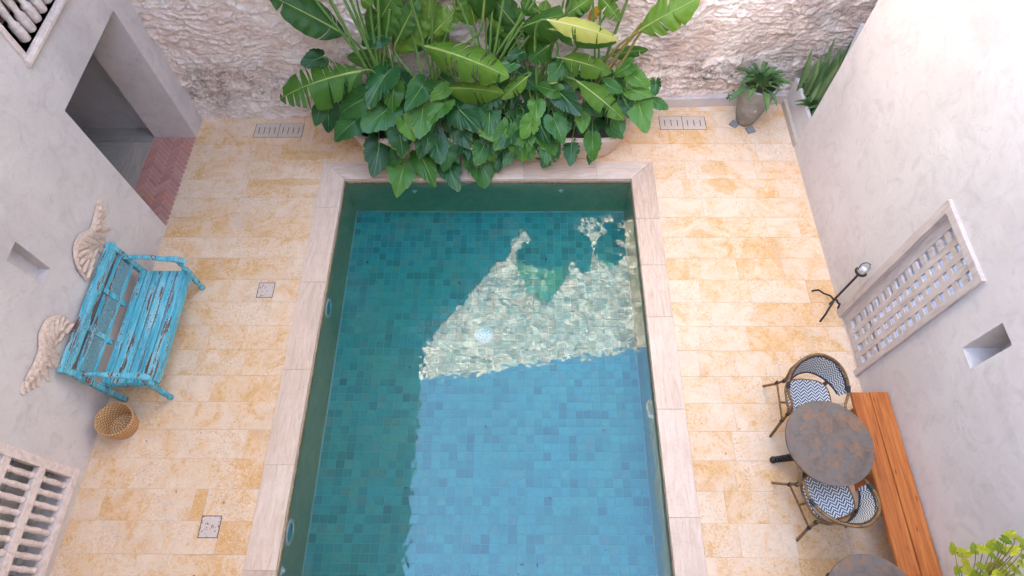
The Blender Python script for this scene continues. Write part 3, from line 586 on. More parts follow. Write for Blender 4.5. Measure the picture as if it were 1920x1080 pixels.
def wing(spine, label, side):
    """spine: (y, z) along the leading edge from shoulder to tip; feathers sweep to `side` of it"""
    c_ = sum((Vector(p_) for p_ in spine), Vector((0, 0))) / len(spine)
    W = empty('carved_wing', (XL, c_.x, c_.y), label, 'wall carving', 'carved wings on the wall above the bench')
    S = bez([Vector(p_) for p_ in spine], 6); m_ = MB()
    pts = [Vector((.028, p_.x - c_.x, p_.y - c_.y)) for p_ in S]; nn = len(pts)
    m_.tube(pts, [.018 + .035 * math.sin(math.pi * min(1, (.12 + .95 * (1 - k / nn)))) for k in range(nn)], 8, flat=.55); m_.build('leading_edge', WING, W, 50)
    for rowi, (l0, l1, zoff, nf, wd) in enumerate(((.30, .45, .014, 15, .072), (.19, .29, .032, 14, .062), (.10, .17, .050, 13, .052))):
        for k in range(nf):
            u = (k + .3) / nf; fi = u * (nn - 1); i0 = min(int(fi), nn - 2); p_ = S[i0].lerp(S[i0 + 1], fi - i0); tg = (S[i0 + 1] - S[i0]).normalized()
            nrm = Vector((-tg.y, tg.x)) * side; dr = (nrm * (1.0 - .55 * u) + tg * (.25 + 1.2 * u * u)).normalized()
            ln = (l0 + (l1 - l0) * math.sin(math.pi * min(1, u * .8 + .15))) * (1 - .6 * u ** 2.4)
            Y_ = Vector((0, dr.x, dr.y)); Zv = Vector((1, 0, 0)); Xv = Y_.cross(Zv)
            Mx = Matrix(((Xv.x * wd, Y_.x * ln, Zv.x * .11, zoff), (Xv.y * wd, Y_.y * ln, Zv.y * .11, p_.x - c_.x), (Xv.z * wd, Y_.z * ln, Zv.z * .11, p_.y - c_.y), (0, 0, 0, 1)))
            link('feather', FM, W, Mx)
wing([(3.19, 1.0), (3.25, 1.17), (3.38, 1.28), (3.52, 1.27), (3.66, 1.17), (3.80, 1.18), (3.97, 1.22)], 'carved pale wooden wing on the wall nearer the doorway', -1)
wing([(2.68, .96), (2.68, 1.12), (2.58, 1.24), (2.44, 1.26), (2.30, 1.19), (2.15, 1.19), (1.97, 1.225)], 'carved pale wooden wing on the wall nearer the basket', 1)
# ------------------------------------------------------------------ basket
WICK, t, b = newmat('woven_straw', .8); u = nd(t, 'UVMap'); sx = nd(t, 'SeparateXYZ', i_0=u.outputs[0])
br = nd(t, 'TexBrick', i_Scale=1.0, i_Mortar_Size=.0); br.inputs['Color1'].default_value = (.74, .47, .23, 1); br.inputs['Color2'].default_value = (.62, .36, .16, 1); br.inputs['Brick Width'].default_value = .04; br.inputs['Row Height'].default_value = .026; br.inputs['Mortar'].default_value = (.26, .14, .06, 1); br.inputs['Mortar Size'].default_value = .005
mp = nd(t, 'Mapping'); t.links.new(u.outputs[0], mp.inputs['Vector']); t.links.new(mp.outputs[0], br.inputs['Vector']); setc(t, b, br.outputs['Color']); bump(t, b, br.outputs['Fac'], -.8, .006)
bc = (-4.30, 1.90, 0); K = empty('straw_basket', bc, 'round woven straw basket on the floor beside the bench', 'basket', rz=.3)
q = MB(); q.lathe([(.0, .004), (.13, .004), (.145, .02), (.165, .12), (.178, .22), (.182, .27), (.176, .275), (.168, .265), (.155, .12), (.135, .03), (0, .025)], 40); q.build('basket_body', WICK, K, 50, M=Matrix.Rotation(R(6), 4, 'Y'))
rim = [(Matrix.Rotation(R(6), 3, 'Y') @ Vector((.18 * math.cos(a), .18 * math.sin(a), .272 + .008 * math.sin(3 * a)))) for a in [2 * math.pi * k / 40 for k in range(41)]]
MB().tube(rim, .009, 6, cap=False).build('basket_rim', WICK, K, 60)
# ------------------------------------------------------------------ wooden bench (right)
ORANGE, t, b, c = wood('oiled_orange_wood', (.22, .055, .014), (.42, .125, .03), (.52, .19, .05), (20, 1.1, 6), .42)
kn = nd(t, 'TexVoronoi', i_Scale=1.0); t.links.new(vscale(t, opos(t), (14, 3.2, 1)), kn.inputs['Vector']); setc(t, b, mix(t, mth(t, 'MULTIPLY', ramp(t, kn.outputs['Distance'], [(.06, 1), (.11, 0)]).outputs[0], .8), c, (.10, .03, .015)))
Wb = empty('plank_bench', (3.62, .9, 0), 'long orange wooden plank bench along the pale plaster wall', 'bench'); L = (3.62, .9, 0)
part('seat_plank', (3.43, -.75, .435), (3.612, 2.155, .48), ORANGE, Wb, .005); part('seat_plank', (3.619, -.75, .435), (3.805, 2.158, .482), ORANGE, Wb, .005)
for y in (1.98, 1.3, -.5):
    for x in (3.47, 3.71): part('leg', (x, y - .045, 0), (x + .06, y + .045, .434), ORANGE, Wb)
    part('leg_rail', (3.531, y - .03, .30), (3.709, y + .03, .40), ORANGE, Wb)
part('apron', (3.50, -.4, .36), (3.53, 1.93, .434), ORANGE, Wb)
# ------------------------------------------------------------------ bistro tables
PATINA, t, b = newmat('rust_patina_laminate', .55, spec=.15); p = wpos(t); n1 = noise(t, p, 4.5, 6, .65, .8); n2 = noise(t, p, 9, 5, .7, .5)
c = ramp(t, n1, [(.3, (.11, .08, .062)), (.5, (.155, .118, .095)), (.68, (.14, .13, .12))]); c = mix(t, ramp(t, n2, [(.50, 0), (.64, .85)]), c, (.25, .13, .07)); c = mix(t, ramp(t, noise(t, p, 14, 5, .7), [(.35, .6), (.5, 0)]), c, (.085, .085, .08)); setc(t, b, c)
ROPE, t, b = newmat('black_twisted_rattan', .5, (.025, .02, .02)); u = nd(t, 'UVMap'); sx = nd(t, 'SeparateXYZ', i_0=u.outputs[0]); h = mth(t, 'SINE', mth(t, 'ADD', mth(t, 'MULTIPLY', sx.outputs[1], 220.0), mth(t, 'MULTIPLY', sx.outputs[0], 12.566))); bump(t, b, h, .9, .008); setc(t, b, ramp(t, h, [(0, (.012, .01, .01)), (1, (.06, .05, .048))]))
def table(cx_, cy_, label):
    T = empty('bistro_table', (cx_, cy_, 0), label, 'table', 'round bistro tables along the bench')
    MB().lathe([(.0, .722), (.395, .722), (.408, .728), (.41, .738), (.407, .748), (.398, .75), (0, .75)], 64).build('table_top', PATINA, T, 30)
    MB().lathe([(.05, .18), (.04, .22), (.032, .3), (.032, .62), (.05, .68), (.12, .715), (.12, .7215), (0, .7215)], 18).build('pedestal', ROPE, T, 50)
    for k in range(4):
        a = R(180 + 90 * k); dx_, dy_ = math.cos(a), math.sin(a)
        ft_ = MB().tube([(dx_ * r_, dy_ * r_, z) for r_, z in ((.0, .24), (.06, .22), (.13, .15), (.2, .085), (.26, .05))], [.045, .045, .04, .035, .033], 10).build('foot', ROPE, T, 60)
        MB().lathe([(0, .0), (.022, .003), (.036, .02), (.036, .045), (.02, .065), (0, .068)], 14, (dx_ * .275, dy_ * .275, 0)).build('ball_foot', BLACK, ft_, 60)
table(2.95, 1.566, 'round rust-patina bistro table standing between the two woven chairs'); table(3.0, .18, 'round rust-patina bistro table cut off by the picture edge')
# ------------------------------------------------------------------ bistro chairs
BAMBOO, t, b = newmat('bamboo_look_frame', .4); u = nd(t, 'UVMap'); sx = nd(t, 'SeparateXYZ', i_0=u.outputs[0]); n1 = noise(t, wpos(t), 30, 3); kn = mth(t, 'FRACT', mth(t, 'MULTIPLY', sx.outputs[1], 6.0))
setc(t, b, mix(t, ramp(t, kn, [(0, .8), (.06, 0), (.94, 0), (1, .8)]), ramp(t, n1, [(.35, (.14, .07, .025)), (.65, (.25, .13, .05))]), (.06, .03, .015)))
ZIG, t, b = newmat('black_white_zigzag_weave', .5); u = nd(t, 'UVMap'); sx = nd(t, 'SeparateXYZ', i_0=u.outputs[0]); 
def zigzag(t, sx, per, st):
    a = mth(t, 'MULTIPLY', sx.outputs[0], 1.0 / per); st_ = mth(t, 'DIVIDE', mth(t, 'FLOOR', mth(t, 'MULTIPLY', a, 6.0)), 6.0)
    z = mth(t, 'ABSOLUTE', mth(t, 'SUBTRACT', mth(t, 'FRACT', st_), .5)); return mth(t, 'FRACT', mth(t, 'ADD', mth(t, 'MULTIPLY', sx.outputs[1], 1.0 / st), mth(t, 'MULTIPLY', z, 2.0)))
zz = zigzag(t, sx, .075, .034); setc(t, b, ramp(t, zz, [(0, (.74, .73, .70)), (.52, (.74, .73, .70)), (.521, (.018, .02, .028)), (1, (.018, .02, .028))], 'CONSTANT'))
ck = nd(t, 'TexChecker', i_Scale=160.0); t.links.new(u.outputs[0], ck.inputs['Vector']); bump(t, b, ck.outputs['Fac'], .5, .003)
BIND = flat('dark_binding', (.025, .025, .03), .6)
def chair(loc, rz, label):
    C_ = empty('woven_chair', loc, label, 'chair', 'black and white woven bistro chairs', rz)
    # local: back at +y, front at -y
    def rnd_sq(hx, yf, yb, n=36, e=3.2):
        o_ = []
        for k in range(n):
            a = 2 * math.pi * k / n; c_, s_ = math.cos(a), math.sin(a); r_ = (abs(c_) ** e + abs(s_) ** e) ** (-1 / e)
            y_ = s_ * r_; o_.append((c_ * r_ * hx, y_ * (yb if y_ > 0 else yf)))
        return o_
    rim_ = rnd_sq(.215, .215, .20); V = []; F = []; UV = []
    for sgn, z0 in ((1, .465), (-1, .435)):
        for s in (0, .35, .7, 1):
            for x, y in rim_: V.append((x * s, y * s, z0 - (.012 * (1 - s * s) if sgn > 0 else 0))); UV.append((x * s, y * s))
    n = len(rim_)
    for i in range(3):
        for k in range(n):
            F.append((i * n + k, i * n + (k + 1) % n, (i + 1) * n + (k + 1) % n, (i + 1) * n + k)); j = 4 * n; F.append((j + i * n + (k + 1) % n, j + i * n + k, j + (i + 1) * n + k, j + (i + 1) * n + (k + 1) % n))
    for k in range(n): F.append((3 * n + k, 3 * n + (k + 1) % n, 7 * n + (k + 1) % n, 7 * n + k))
    MB().add(V, F, UV).build('seat', ZIG, C_, 40)
    MB().tube([(x * 1.03, y * 1.03, .45) for x, y in rim_ + rim_[:1]], .014, 8, cap=False).build('seat_frame', BAMBOO, C_, 60)
    # hoop: from one arm round the back to the other
    def hoop(a, lift=0):   # a in [-1, 1]
        th_ = a * R(118); r_ = .285 if abs(a) < .8 else .285
        x = math.sin(th_) * .295; y = .02 + math.cos(th_) * .275 + .035 * (1 - abs(a)); z = .66 + .19 * max(0, math.cos(th_ * .8)) ** 1.2; return Vector((x, y, z + lift))
    HN = 40; hp = [hoop(-1 + 2 * k / HN) for k in range(HN + 1)]
    end = lambda p_: [p_ + Vector((0, -.05, -.012)), p_ + Vector((-.0, -.085, -.05)), p_ + Vector((0, -.08, -.095))]
    MB().tube(list(reversed(end(hp[0]))) + hp + end(hp[-1]), .0145, 8).build('back_hoop', BAMBOO, C_, 60)
    ins = [p_ + Vector((-p_.x * .05, -.012, -.022)) for p_ in hp[5:-5]]
    MB().tube(ins, .012, 8).build('binding', BIND, C_, 60)
    V = []; F = []; UV = []; rows_ = 8
    for side in (0, 1):
        for k in range(HN + 1):
            a = -1 + 2 * k / HN; p_ = hp[k]; dep = .30 * max(0, 1 - (abs(a) / .92) ** 2.2)
            for j in range(rows_ + 1):
                u_ = j / rows_; q_ = Vector((p_.x * (1 - .16 * u_), (p_.y - .03) * (1 - .12 * u_) - .0, p_.z - .015 - dep * u_)); out = Vector((q_.x, q_.y, 0)).normalized() * (.006 if side else 0); V.append(q_ + out); UV.append((a * .6, dep * u_))
    n = (HN + 1) * (rows_ + 1)
    for s in (0, 1):
        for k in range(5, HN - 5):
            for j in range(rows_):
                i0 = s * n + k * (rows_ + 1) + j; f = (i0, i0 + 1, i0 + rows_ + 2, i0 + rows_ + 1); F.append(f if s == 0 else f[::-1])
    MB().add(V, F, UV).build('back_weave', ZIG, C_, True)
    low = []
    for k in range(6, HN - 5):
        a = -1 + 2 * k / HN; dep = .30 * max(0, 1 - (abs(a) / .92) ** 2.2); p_ = hp[k]; low.append(Vector((p_.x * .84, (p_.y - .03) * .88, p_.z - .015 - dep)))
    MB().tube(low, .011, 8).build('binding', BIND, C_, 60)
    for sx_ in (-1, 1):
        hb = hoop(.36 * sx_); ft = Vector((.265 * sx_, .285, 0))
        MB().tube([ft, Vector((.235 * sx_, .22, .25)), Vector((.205 * sx_, .19, .45)), Vector((.215 * sx_, .235, .65)), hb], .0145, 8).build('leg', BAMBOO, C_, 60)
        ff = Vector((.262 * sx_, -.285, 0)); ae = hp[0 if sx_ < 0 else -1] + Vector((0, -.06, -.02))
        MB().tube([ff, Vector((.24 * sx_, -.215, .24)), Vector((.225 * sx_, -.17, .44)), Vector((.262 * sx_, -.15, .56)), ae], .0145, 8).build('leg', BAMBOO, C_, 60)
        MB().tube([(.235 * sx_, -.2, .30), (.235 * sx_, .2, .30)], .011, 8).build('stretcher', BAMBOO, C_, 60)
        for px_, py_, pz_, rr in ((.225 * sx_, -.17, .435, .021), (.21 * sx_, .19, .43, .021), (.237 * sx_, -.2, .30, .019), (.236 * sx_, .215, .30, .019)): MB().tube([(px_, py_, pz_ - .022), (px_, py_, pz_ + .022)], rr, 8).build('joint_binding', BIND, C_, 60)
        k = 5 if sx_ < 0 else HN - 5; MB().tube([hp[k - 1], hp[k], hp[k + 1]], .021, 8).build('joint_binding', BIND, C_, 60)
    MB().tube([(-.235, .0, .30), (.235, .0, .30)], .011, 8).build('stretcher', BAMBOO, C_, 60)
chair((2.985, 2.09, 0), R(-4), 'woven bistro chair with its back towards the rubble wall'); chair((2.955, 1.125, 0), R(180 + 14), 'woven bistro chair with its back towards the cut-off table')
# ------------------------------------------------------------------ iron stand with a glass lamp
GLASS, t, b = newmat('clear_glass', .03, (.95, .97, .97)); b.inputs['Transmission Weight'].default_value = .85; b.inputs['IOR'].default_value = 1.45
St = empty('iron_candle_stand', (3.70, 3.40, 0), 'black iron tripod stand with a clear glass candle cup by the lattice door', 'candle stand')
MB().tube([(0, 0, .05), (0, 0, .80)], .013, 8).build('post', BLACK, St, 60)
for an in (125, 235, -15):
    a = R(an); c_, s_ = math.cos(a), math.sin(a); rr = 1.0 if an > 0 else .45
    MB().tube([(0, 0, .16), (c_ * .06 * rr, s_ * .06 * rr, .17), (c_ * .13 * rr, s_ * .13 * rr, .12), (c_ * .2 * rr, s_ * .2 * rr, .10), (c_ * .235 * rr, s_ * .235 * rr, .04), (c_ * .25 * rr, s_ * .25 * rr, .0)], .012, 8).build('leg', BLACK, St, 60)
MB().lathe([(.015, .78), (.03, .79), (.062, .80), (.066, .81), (0, .815)], 18).build('cup_holder', BLACK, St, 60)
MB().lathe([(.0, .816), (.04, .816), (.052, .83), (.056, .88), (.052, .92), (.049, .92), (.052, .88), (.048, .835), (0, .824)], 22).build('glass_cup', GLASS, St, 60)
MB().lathe([(.0, .826), (.03, .826), (.03, .87), (.004, .873), (0, .885)], 16).build('candle', WHITE, St, 60)
MB().tube([(-.056, 0, .86), (-.05, .02, .93), (0, .03, .955), (.05, .02, .93), (.056, 0, .86)], .005, 6).build('bail_handle', BLACK, St, 60)
# ------------------------------------------------------------------ base course of the rubble wall, planter alcove
PLIN = plaster('plinth_plaster', (.46, .39, .36), (.54, .47, .44), (.58, .52, .49))
m = MB(); m.add([(1.25, back_y(1.25) - .05, -.02), (XR + .02, back_y(XR) - .05, -.02), (XR + .02, back_y(XR) + .1, -.02), (1.25, back_y(1.25) + .1, -.02), (1.25, back_y(1.25) - .05, .16), (XR + .02, back_y(XR) - .05, .16), (XR + .02, back_y(XR) + .1, .16), (1.25, back_y(1.25) + .1, .16)], [(3, 2, 1, 0), (4, 5, 6, 7), (0, 1, 5, 4), (1, 2, 6, 5), (2, 3, 7, 6), (3, 0, 4, 7)])
tag(m.build('wall_plinth', PLIN), 'low smooth plaster plinth along the foot of the rubble wall', 'plinth', kind='thing')
m = MB().span((XR - .01, 5.88, -.02), (XR + .06, 6.76, .10), .006); tag(m.build('alcove_kerb', flat('pale_kerb_stone', (.50, .42, .33), .7)), 'narrow stone kerb in front of the white planter box', 'kerb', kind='thing')
MB().span((XR + .06, 5.5, -.3), (5.6, 7.1, .06)).build('alcove_floor', PLIN, kind='structure')
PB = empty('planter_box', (4.2, 6.32, .06), 'white rectangular planter box in the alcove behind the pale wall', 'planter'); L = (4.2, 6.32, .06)
MB().span((-.34, -.40, 0), (-.29, .42, .40), .006).build('box_side', PL_R, PB); MB().span((.35, -.40, 0), (.40, .42, .40), .006).build('box_side', PL_R, PB); MB().span((-.289, -.40, 0), (.349, -.35, .399), .006).build('box_end', PL_R, PB); MB().span((-.289, .37, 0), (.349, .42, .399), .006).build('box_end', PL_R, PB); MB().span((-.289, -.349, .0), (.349, .369, .33)).build('soil', SOIL, PB)
tag(MB().tube([(3.93, 5.955, .5), (3.93, 5.96, 1.1), (3.93, 6.06, 1.85)], .028, 12).build('drain_pipe', flat('grey_pvc', (.42, .43, .48), .5), None, 60), 'grey plastic pipe leaning behind the end of the pale wall', 'pipe')
# ------------------------------------------------------------------ vase pot
CLAY, t, b = newmat('weathered_cement', .85); p = opos(t); n1 = noise(t, p, 5, 6, .65, .6); n2 = noise(t, p, 25, 4)
c = ramp(t, n1, [(.3, (.16, .145, .13)), (.5, (.25, .23, .21)), (.7, (.33, .31, .285))]); 
mp = nd(t, 'Mapping'); mp.inputs['Location'].default_value = (.2, 3.1, -5.2); mp.inputs['Scale'].default_value = (13, 13, 13); t.links.new(p, mp.inputs['Vector']); ln = nd(t, 'VectorMath', operation='LENGTH'); ad = nd(t, 'VectorMath', operation='ADD'); ad.inputs[1].default_value = (0, 0, 0); t.links.new(mp.outputs[0], ad.inputs[0]); t.links.new(ad.outputs[0], ln.inputs[0])
c = mix(t, ramp(t, mth(t, 'ADD', ln.outputs['Value'], mth(t, 'MULTIPLY', n2, 1.0)), [(.95, 1), (1.0, 0)]), c, (.55, .47, .38)); setc(t, b, c); bump(t, b, n2, .4, .006)
VP = empty('vase_pot', (3.21, 6.36, 0), 'tall weathered cement vase pot standing on grey blocks', 'pot')
MB().lathe([(.0, .035), (.105, .035), (.125, .05), (.16, .16), (.20, .34), (.228, .52), (.242, .66), (.25, .735), (.225, .74), (.215, .73), (.215, .66), (0, .66)], 36).build('pot_body', CLAY, VP, 50); MB().lathe([(.213, .68), (0, .69)], 24).build('soil', SOIL, VP)
for x, y in ((-.15, -.06), (.06, -.17), (.1, .12)): MB().box((x, y, .017), (.11, .10, .034), Matrix.Rotation(x * 5, 4, 'Z'), .004).build('foot_block', SLATE, VP)
# ------------------------------------------------------------------ plants
def leafmat(name, dark, mid, light, midrib, veins, rough=.38, trans=.22, edge=None):
    m, t, b = newmat(name, rough, spec=.3); u = nd(t, 'UVMap'); sx = nd(t, 'SeparateXYZ', i_0=u.outputs[0]); r = orand(t); p = wpos(t)
    n1 = noise(t, p, 7, 4, .6); f = mth(t, 'ADD', mth(t, 'MULTIPLY', n1, .5), mth(t, 'MULTIPLY', r, .55))
    c = ramp(t, f, [(.15, dark), (.5, mid), (.9, light)])
    fr = mth(t, 'ABSOLUTE', mth(t, 'SUBTRACT', mth(t, 'FRACT', mth(t, 'MULTIPLY', sx.outputs[0], float(veins))), .5))
    c = mix(t, ramp(t, fr, [(.40, 0), (.48, .75)]), c, light)
    if edge: c = mix(t, mth(t, 'MULTIPLY', ramp(t, mth(t, 'ADD', sx.outputs[1], mth(t, 'MULTIPLY_ADD', noise(t, p, 18, 4), .3, -.15)), [(.97, 0), (1.05, 1)]).outputs[0], ramp(t, noise(t, p, 3, 2), [(.54, 0), (.64, 1)]).outputs[0]), c, edge)
    # the midrib is a strip of the mesh flagged by v < 0
    c = mix(t, mth(t, 'LESS_THAN', sx.outputs[1], -.5), c, midrib)
    setc(t, b, c); bump(t, b, fr, .7, .008)
    tr = nd(t, 'BsdfTranslucent'); t.links.new(mix(t, .5, c, light), tr.inputs[0]); ms = nd(t, 'MixShader', i_0=trans); t.links.new(b.outputs[0], ms.inputs[1]); t.links.new(tr.outputs[0], ms.inputs[2]); t.links.new(ms.outputs[0], t.nodes['Material Output'].inputs[0]); return m
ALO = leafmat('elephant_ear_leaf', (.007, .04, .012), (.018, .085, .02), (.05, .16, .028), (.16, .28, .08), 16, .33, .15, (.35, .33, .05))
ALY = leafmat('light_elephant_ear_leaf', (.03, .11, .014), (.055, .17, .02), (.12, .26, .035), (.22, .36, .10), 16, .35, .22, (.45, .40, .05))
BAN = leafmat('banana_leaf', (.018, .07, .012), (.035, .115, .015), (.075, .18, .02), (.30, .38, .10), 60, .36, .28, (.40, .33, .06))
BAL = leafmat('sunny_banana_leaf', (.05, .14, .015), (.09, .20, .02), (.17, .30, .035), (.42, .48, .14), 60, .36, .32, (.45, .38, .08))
BAY = leafmat('yellowed_and_sunlit_leaf', (.26, .28, .04), (.40, .40, .07), (.55, .53, .15), (.6, .55, .25), 60, .5, .3, (.4, .25, .08))  # aged yellow on elephant ears, painted sunlight on one banana leaf
STEM = flat('green_leaf_stalk', (.12, .22, .05), .45); STEMO = flat('ochre_leaf_stalk', (.25, .20, .05), .5); DEAD = flat('orange_dead_leaf', (.50, .24, .02), .6)
STRAP = leafmat('grey_green_strap_leaf', (.04, .10, .035), (.075, .16, .05), (.14, .23, .08), (.2, .3, .12), 1, .42, .2, (.4, .32, .12))
SWORD = leafmat('mottled_sword_leaf', (.05, .11, .04), (.10, .18, .06), (.22, .30, .13), (.1, .16, .07), 1, .4, .1, (.4, .38, .12))
POT = leafmat('yellow_green_pothos_leaf', (.06, .17, .012), (.26, .34, .02), (.60, .55, .04), (.3, .4, .1), 6, .38, .3)
def heart(seed, veins=16, holes=0, lobes=1.0):
    q = random.Random(seed); na = 65; V = []; UV = []; F = []
    ctl = [(0, 1.0), (7, .90), (18, .74), (35, .60), (55, .52), (80, .47), (105, .45), (125, .47), (143, .50), (157, .47), (168, .35), (175, .18), (180, .05)]
    def rad(th_):
        a = abs(math.degrees(th_))
        for (a0, r0), (a1, r1) in zip(ctl, ctl[1:]):
            if a <= a1: u = (a - a0) / (a1 - a0); u = u * u * (3 - 2 * u) if a0 < 150 else u; return r0 + (r1 - r0) * u
        return .07
    curl = q.uniform(.05, .45); tw = q.uniform(-.4, .4); cup = q.uniform(-.2, .5); bite = [(q.uniform(.4, 2.6) * q.choice((-1, 1)), q.uniform(.05, .12), q.uniform(.1, .35)) for _ in range(q.choice((0, 1, 2)))]
    rings = (.0, .22, .5, .78, 1.0)
    for s in rings:
        for k in range(na):
            th_ = math.pi * (-1 + 2 * k / (na - 1)); r_ = rad(th_) * s
            if s == 1.0: r_ *= 1 + .03 * math.sin(k * 1.3 + seed) + .012 * math.sin(k * 2.9) + (-(.25 + .2 * q.random()) if holes and (k % 6 == 0) and 30 < abs(math.degrees(th_)) < 150 else 0)
            
            for bt, bw_, bd_ in bite: r_ *= 1 - (bd_ * max(0, 1 - ((th_ - bt) / bw_) ** 2) if s > .7 else 0)
            x = math.sin(th_) * r_ * lobes; y = math.cos(th_) * r_
            fr = abs((abs(th_) / math.pi * veins) % 1 - .5) * 2
            z = -curl * max(0, y) ** 2 * .8 - .18 * min(0, y) ** 2 + cup * abs(x) * .6 - .35 * x * x + .06 * (1 - fr) * s * (1 if abs(th_) > .15 else 0) + tw * x * y + .018 * math.sin(5 * th_ + seed) * s
            V.append((x, y, z)); UV.append((abs(th_) / math.pi, s))
    for i in range(len(rings) - 1):
        for k in range(na - 1): F.append((i * na + k, (i + 1) * na + k, (i + 1) * na + k + 1, i * na + k + 1))
    n = len(V); zz_ = lambda y: -curl * y * y * .8
    for k in range(9):
        y = k / 8 * .97; wd = .016 * (1 - .8 * k / 8)
        for s in (-1, 0, 1): V.append((s * wd, y, zz_(y) + (.008 if s == 0 else .003))); UV.append((.5, -1))
    for k in range(8):
        for s in (0, 1): F.append((n + k * 3 + s, n + k * 3 + s + 1, n + k * 3 + s + 4, n + k * 3 + s + 3))
    return MB().add(V, F, UV)
def banana(seed, W=.18, tears=5, arch=.08, fold=.35, droop=.0, tip=1.0):
    q = random.Random(seed); V = []; F = []; UV = []
    wf = lambda t_: W * (max(0, math.sin(math.pi * min(1, t_ ** .8 * .985 + .012)))) ** .55 * (1 if t_ < .75 else 1 - .25 * (t_ - .75) * 4 * tip * .6)
    zc = lambda t_: 4 * arch * t_ * (1 - t_)
    for sd_ in (-1, 1):
        cuts = sorted([q.uniform(.12, .95) for _ in range(tears)]); seg = [0.0] + cuts + [1.0]
        for a, e in zip(seg, seg[1:]):
            if e - a < .012: continue
            n = max(2, int((e - a) * 30)); hang = q.uniform(-.25, .35) if tears else 0; gap = q.uniform(.002, .02) if tears else 0; base = len(V); J = 5
            for i in range(n + 1):
                t_ = a + (e - a) * i / n
                for j in range(J + 1):
                    u = j / J; tt = t_ + (gap if i == 0 and a > 0 else -gap if i == n and e < 1 else 0) * u * 1.5 + .10 * u * u * (1 - t_)
                    wv_ = wf(t_); x = sd_ * u * wv_; z = zc(t_) + u * wv_ * fold - (u * wv_) ** 2 * (2.2 + hang * 5 + droop * 9) + .012 * math.sin(t_ * 40 + seed) * u
                    V.append((x, min(tt, 1.03), z)); UV.append((t_, u))
            for i in range(n):
                for j in range(J):
                    i0 = base + i * (J + 1) + j; f = (i0, i0 + 1, i0 + J + 2, i0 + J + 1); F.append(f if sd_ > 0 else f[::-1])
    n0 = len(V)
    for k in range(17):
        y = k / 16; wd = .013 * (1 - .85 * y)
        for s in (-1, 0, 1): V.append((s * wd, y, zc(y) + (.004 if s else .010))); UV.append((.5, -1))
    for k in range(16):
        for s in (0, 1): F.append((n0 + k * 3 + s, n0 + k * 3 + s + 1, n0 + k * 3 + s + 4, n0 + k * 3 + s + 3))
    return MB().add(V, F, UV)
def lance(seed, W=.1, arch=.15, fold=.4):
    V = []; F = []; UV = []; n = 9
    for i in range(n + 1):
        t_ = i / n; wd = W * (math.sin(math.pi * min(1, t_ * .93 + .06))) ** .8; zc = 4 * arch * t_ * (1 - t_)
        for s in (-1, -.5, 0, .5, 1): V.append((s * wd, t_, zc + abs(s) * wd * fold)); UV.append((t_, abs(s)))
    for i in range(n):
        for k in range(4): F.append((i * 5 + k, i * 5 + k + 1, i * 5 + k + 6, i * 5 + k + 5))
    return MB().add(V, F, UV)
prq = random.Random(5)
def frame(P, Q, nrm, wscale=1.0, zs=1.0):
    Yv = Q - P; ln = Yv.length; Yv = Yv / ln; X = Yv.cross(nrm).normalized(); Z = X.cross(Yv).normalized()
    Mx = Matrix.Identity(4)
    for k in range(3): Mx[k][0] = X[k] * ln * wscale; Mx[k][1] = Yv[k] * ln; Mx[k][2] = Z[k] * ln * zs; Mx[k][3] = P[k]
    return Mx
def to_parent(Mx, par): return Matrix.Translation(-Vector(par.location)) @ Mx
def under(o_, lf, par):
    o_.parent = lf; o_.matrix_parent_inverse = (Matrix.Translation(par.location) @ lf.matrix_basis).inverted(); return o_
Z0 = Vector((0, 0, 0))
def stalk(P0, P1, lift, r0, r1, mt, par, name='petiole', n=8, out=None, org=None):
    P0, P1 = Vector(P0), Vector(P1); c1 = P0 + Vector((0, 0, lift)) ; c2 = P1 + (out if out else Vector((0, 0, 0)))
    pts = []
    for k in range(n + 1):
        u = k / n; pts.append((1 - u) ** 3 * P0 + 3 * (1 - u) ** 2 * u * c1 + 3 * (1 - u) * u * u * c2 + u ** 3 * P1)
    return MB().tube([p_ - org for p_ in pts], [r0 + (r1 - r0) * k / n for k in range(n + 1)], 6).build(name, mt, par, 60)
def view_n(P, up=.55, rx=.4):
    v = (Vector((0, 0, CAMH)) - P).normalized(); return (v * .8 + Vector((0, 0, 1)) * up + Vector((prq.uniform(-rx, rx), prq.uniform(-rx, rx), prq.uniform(-rx, rx) * .5))).normalized()
def on_plane(px_, py_, P, nrm):
    dd = CR @ Vector(((px_ - 960) / 1156.5, -(py_ - 540) / 1156.5, -1)); o_ = Vector((0, 0, CAMH)); return o_ + dd * ((P - o_).dot(nrm) / dd.dot(nrm))
# trough
TR = empty('stone_trough', (-.4, 5.98, 0), 'long pale stone trough with rounded ends at the pool end', 'planter')
def stadium(hx, hy, n=14):
    o_ = []; c_ = hx - hy
    for k in range(n + 1): a = -math.pi / 2 + math.pi * k / n; o_.append((c_ + hy * math.cos(a), hy * math.sin(a)))
    for k in range(n + 1): a = math.pi / 2 + math.pi * k / n; o_.append((-c_ + hy * math.cos(a), hy * math.sin(a)))
    return o_
lay = [(stadium(1.72, .30), .004), (stadium(1.76, .325), .05), (stadium(1.84, .355), .22), (stadium(1.885, .375), .36), (stadium(1.895, .38), .42), (stadium(1.88, .37), .428), (stadium(1.82, .315), .428), (stadium(1.81, .305), .38), (stadium(1.80, .30), .36)]
V = []; F = []; n = len(lay[0][0])
for q, z in lay: V += [(x, y, z) for x, y in q]
for i in range(len(lay) - 1):
    for k in range(n): F.append((i * n + k, i * n + (k + 1) % n, (i + 1) * n + (k + 1) % n, (i + 1) * n + k))
F.append(tuple(range(n - 1, -1, -1)))
MB().add(V, F).build('trough_body', TROUGH, TR, 40)
MB().prism(stadium(1.80, .30), .30, .375).build('soil', SOIL, TR)
def Z4(x, y): return (480 + x / 2.843, y / 2.843)
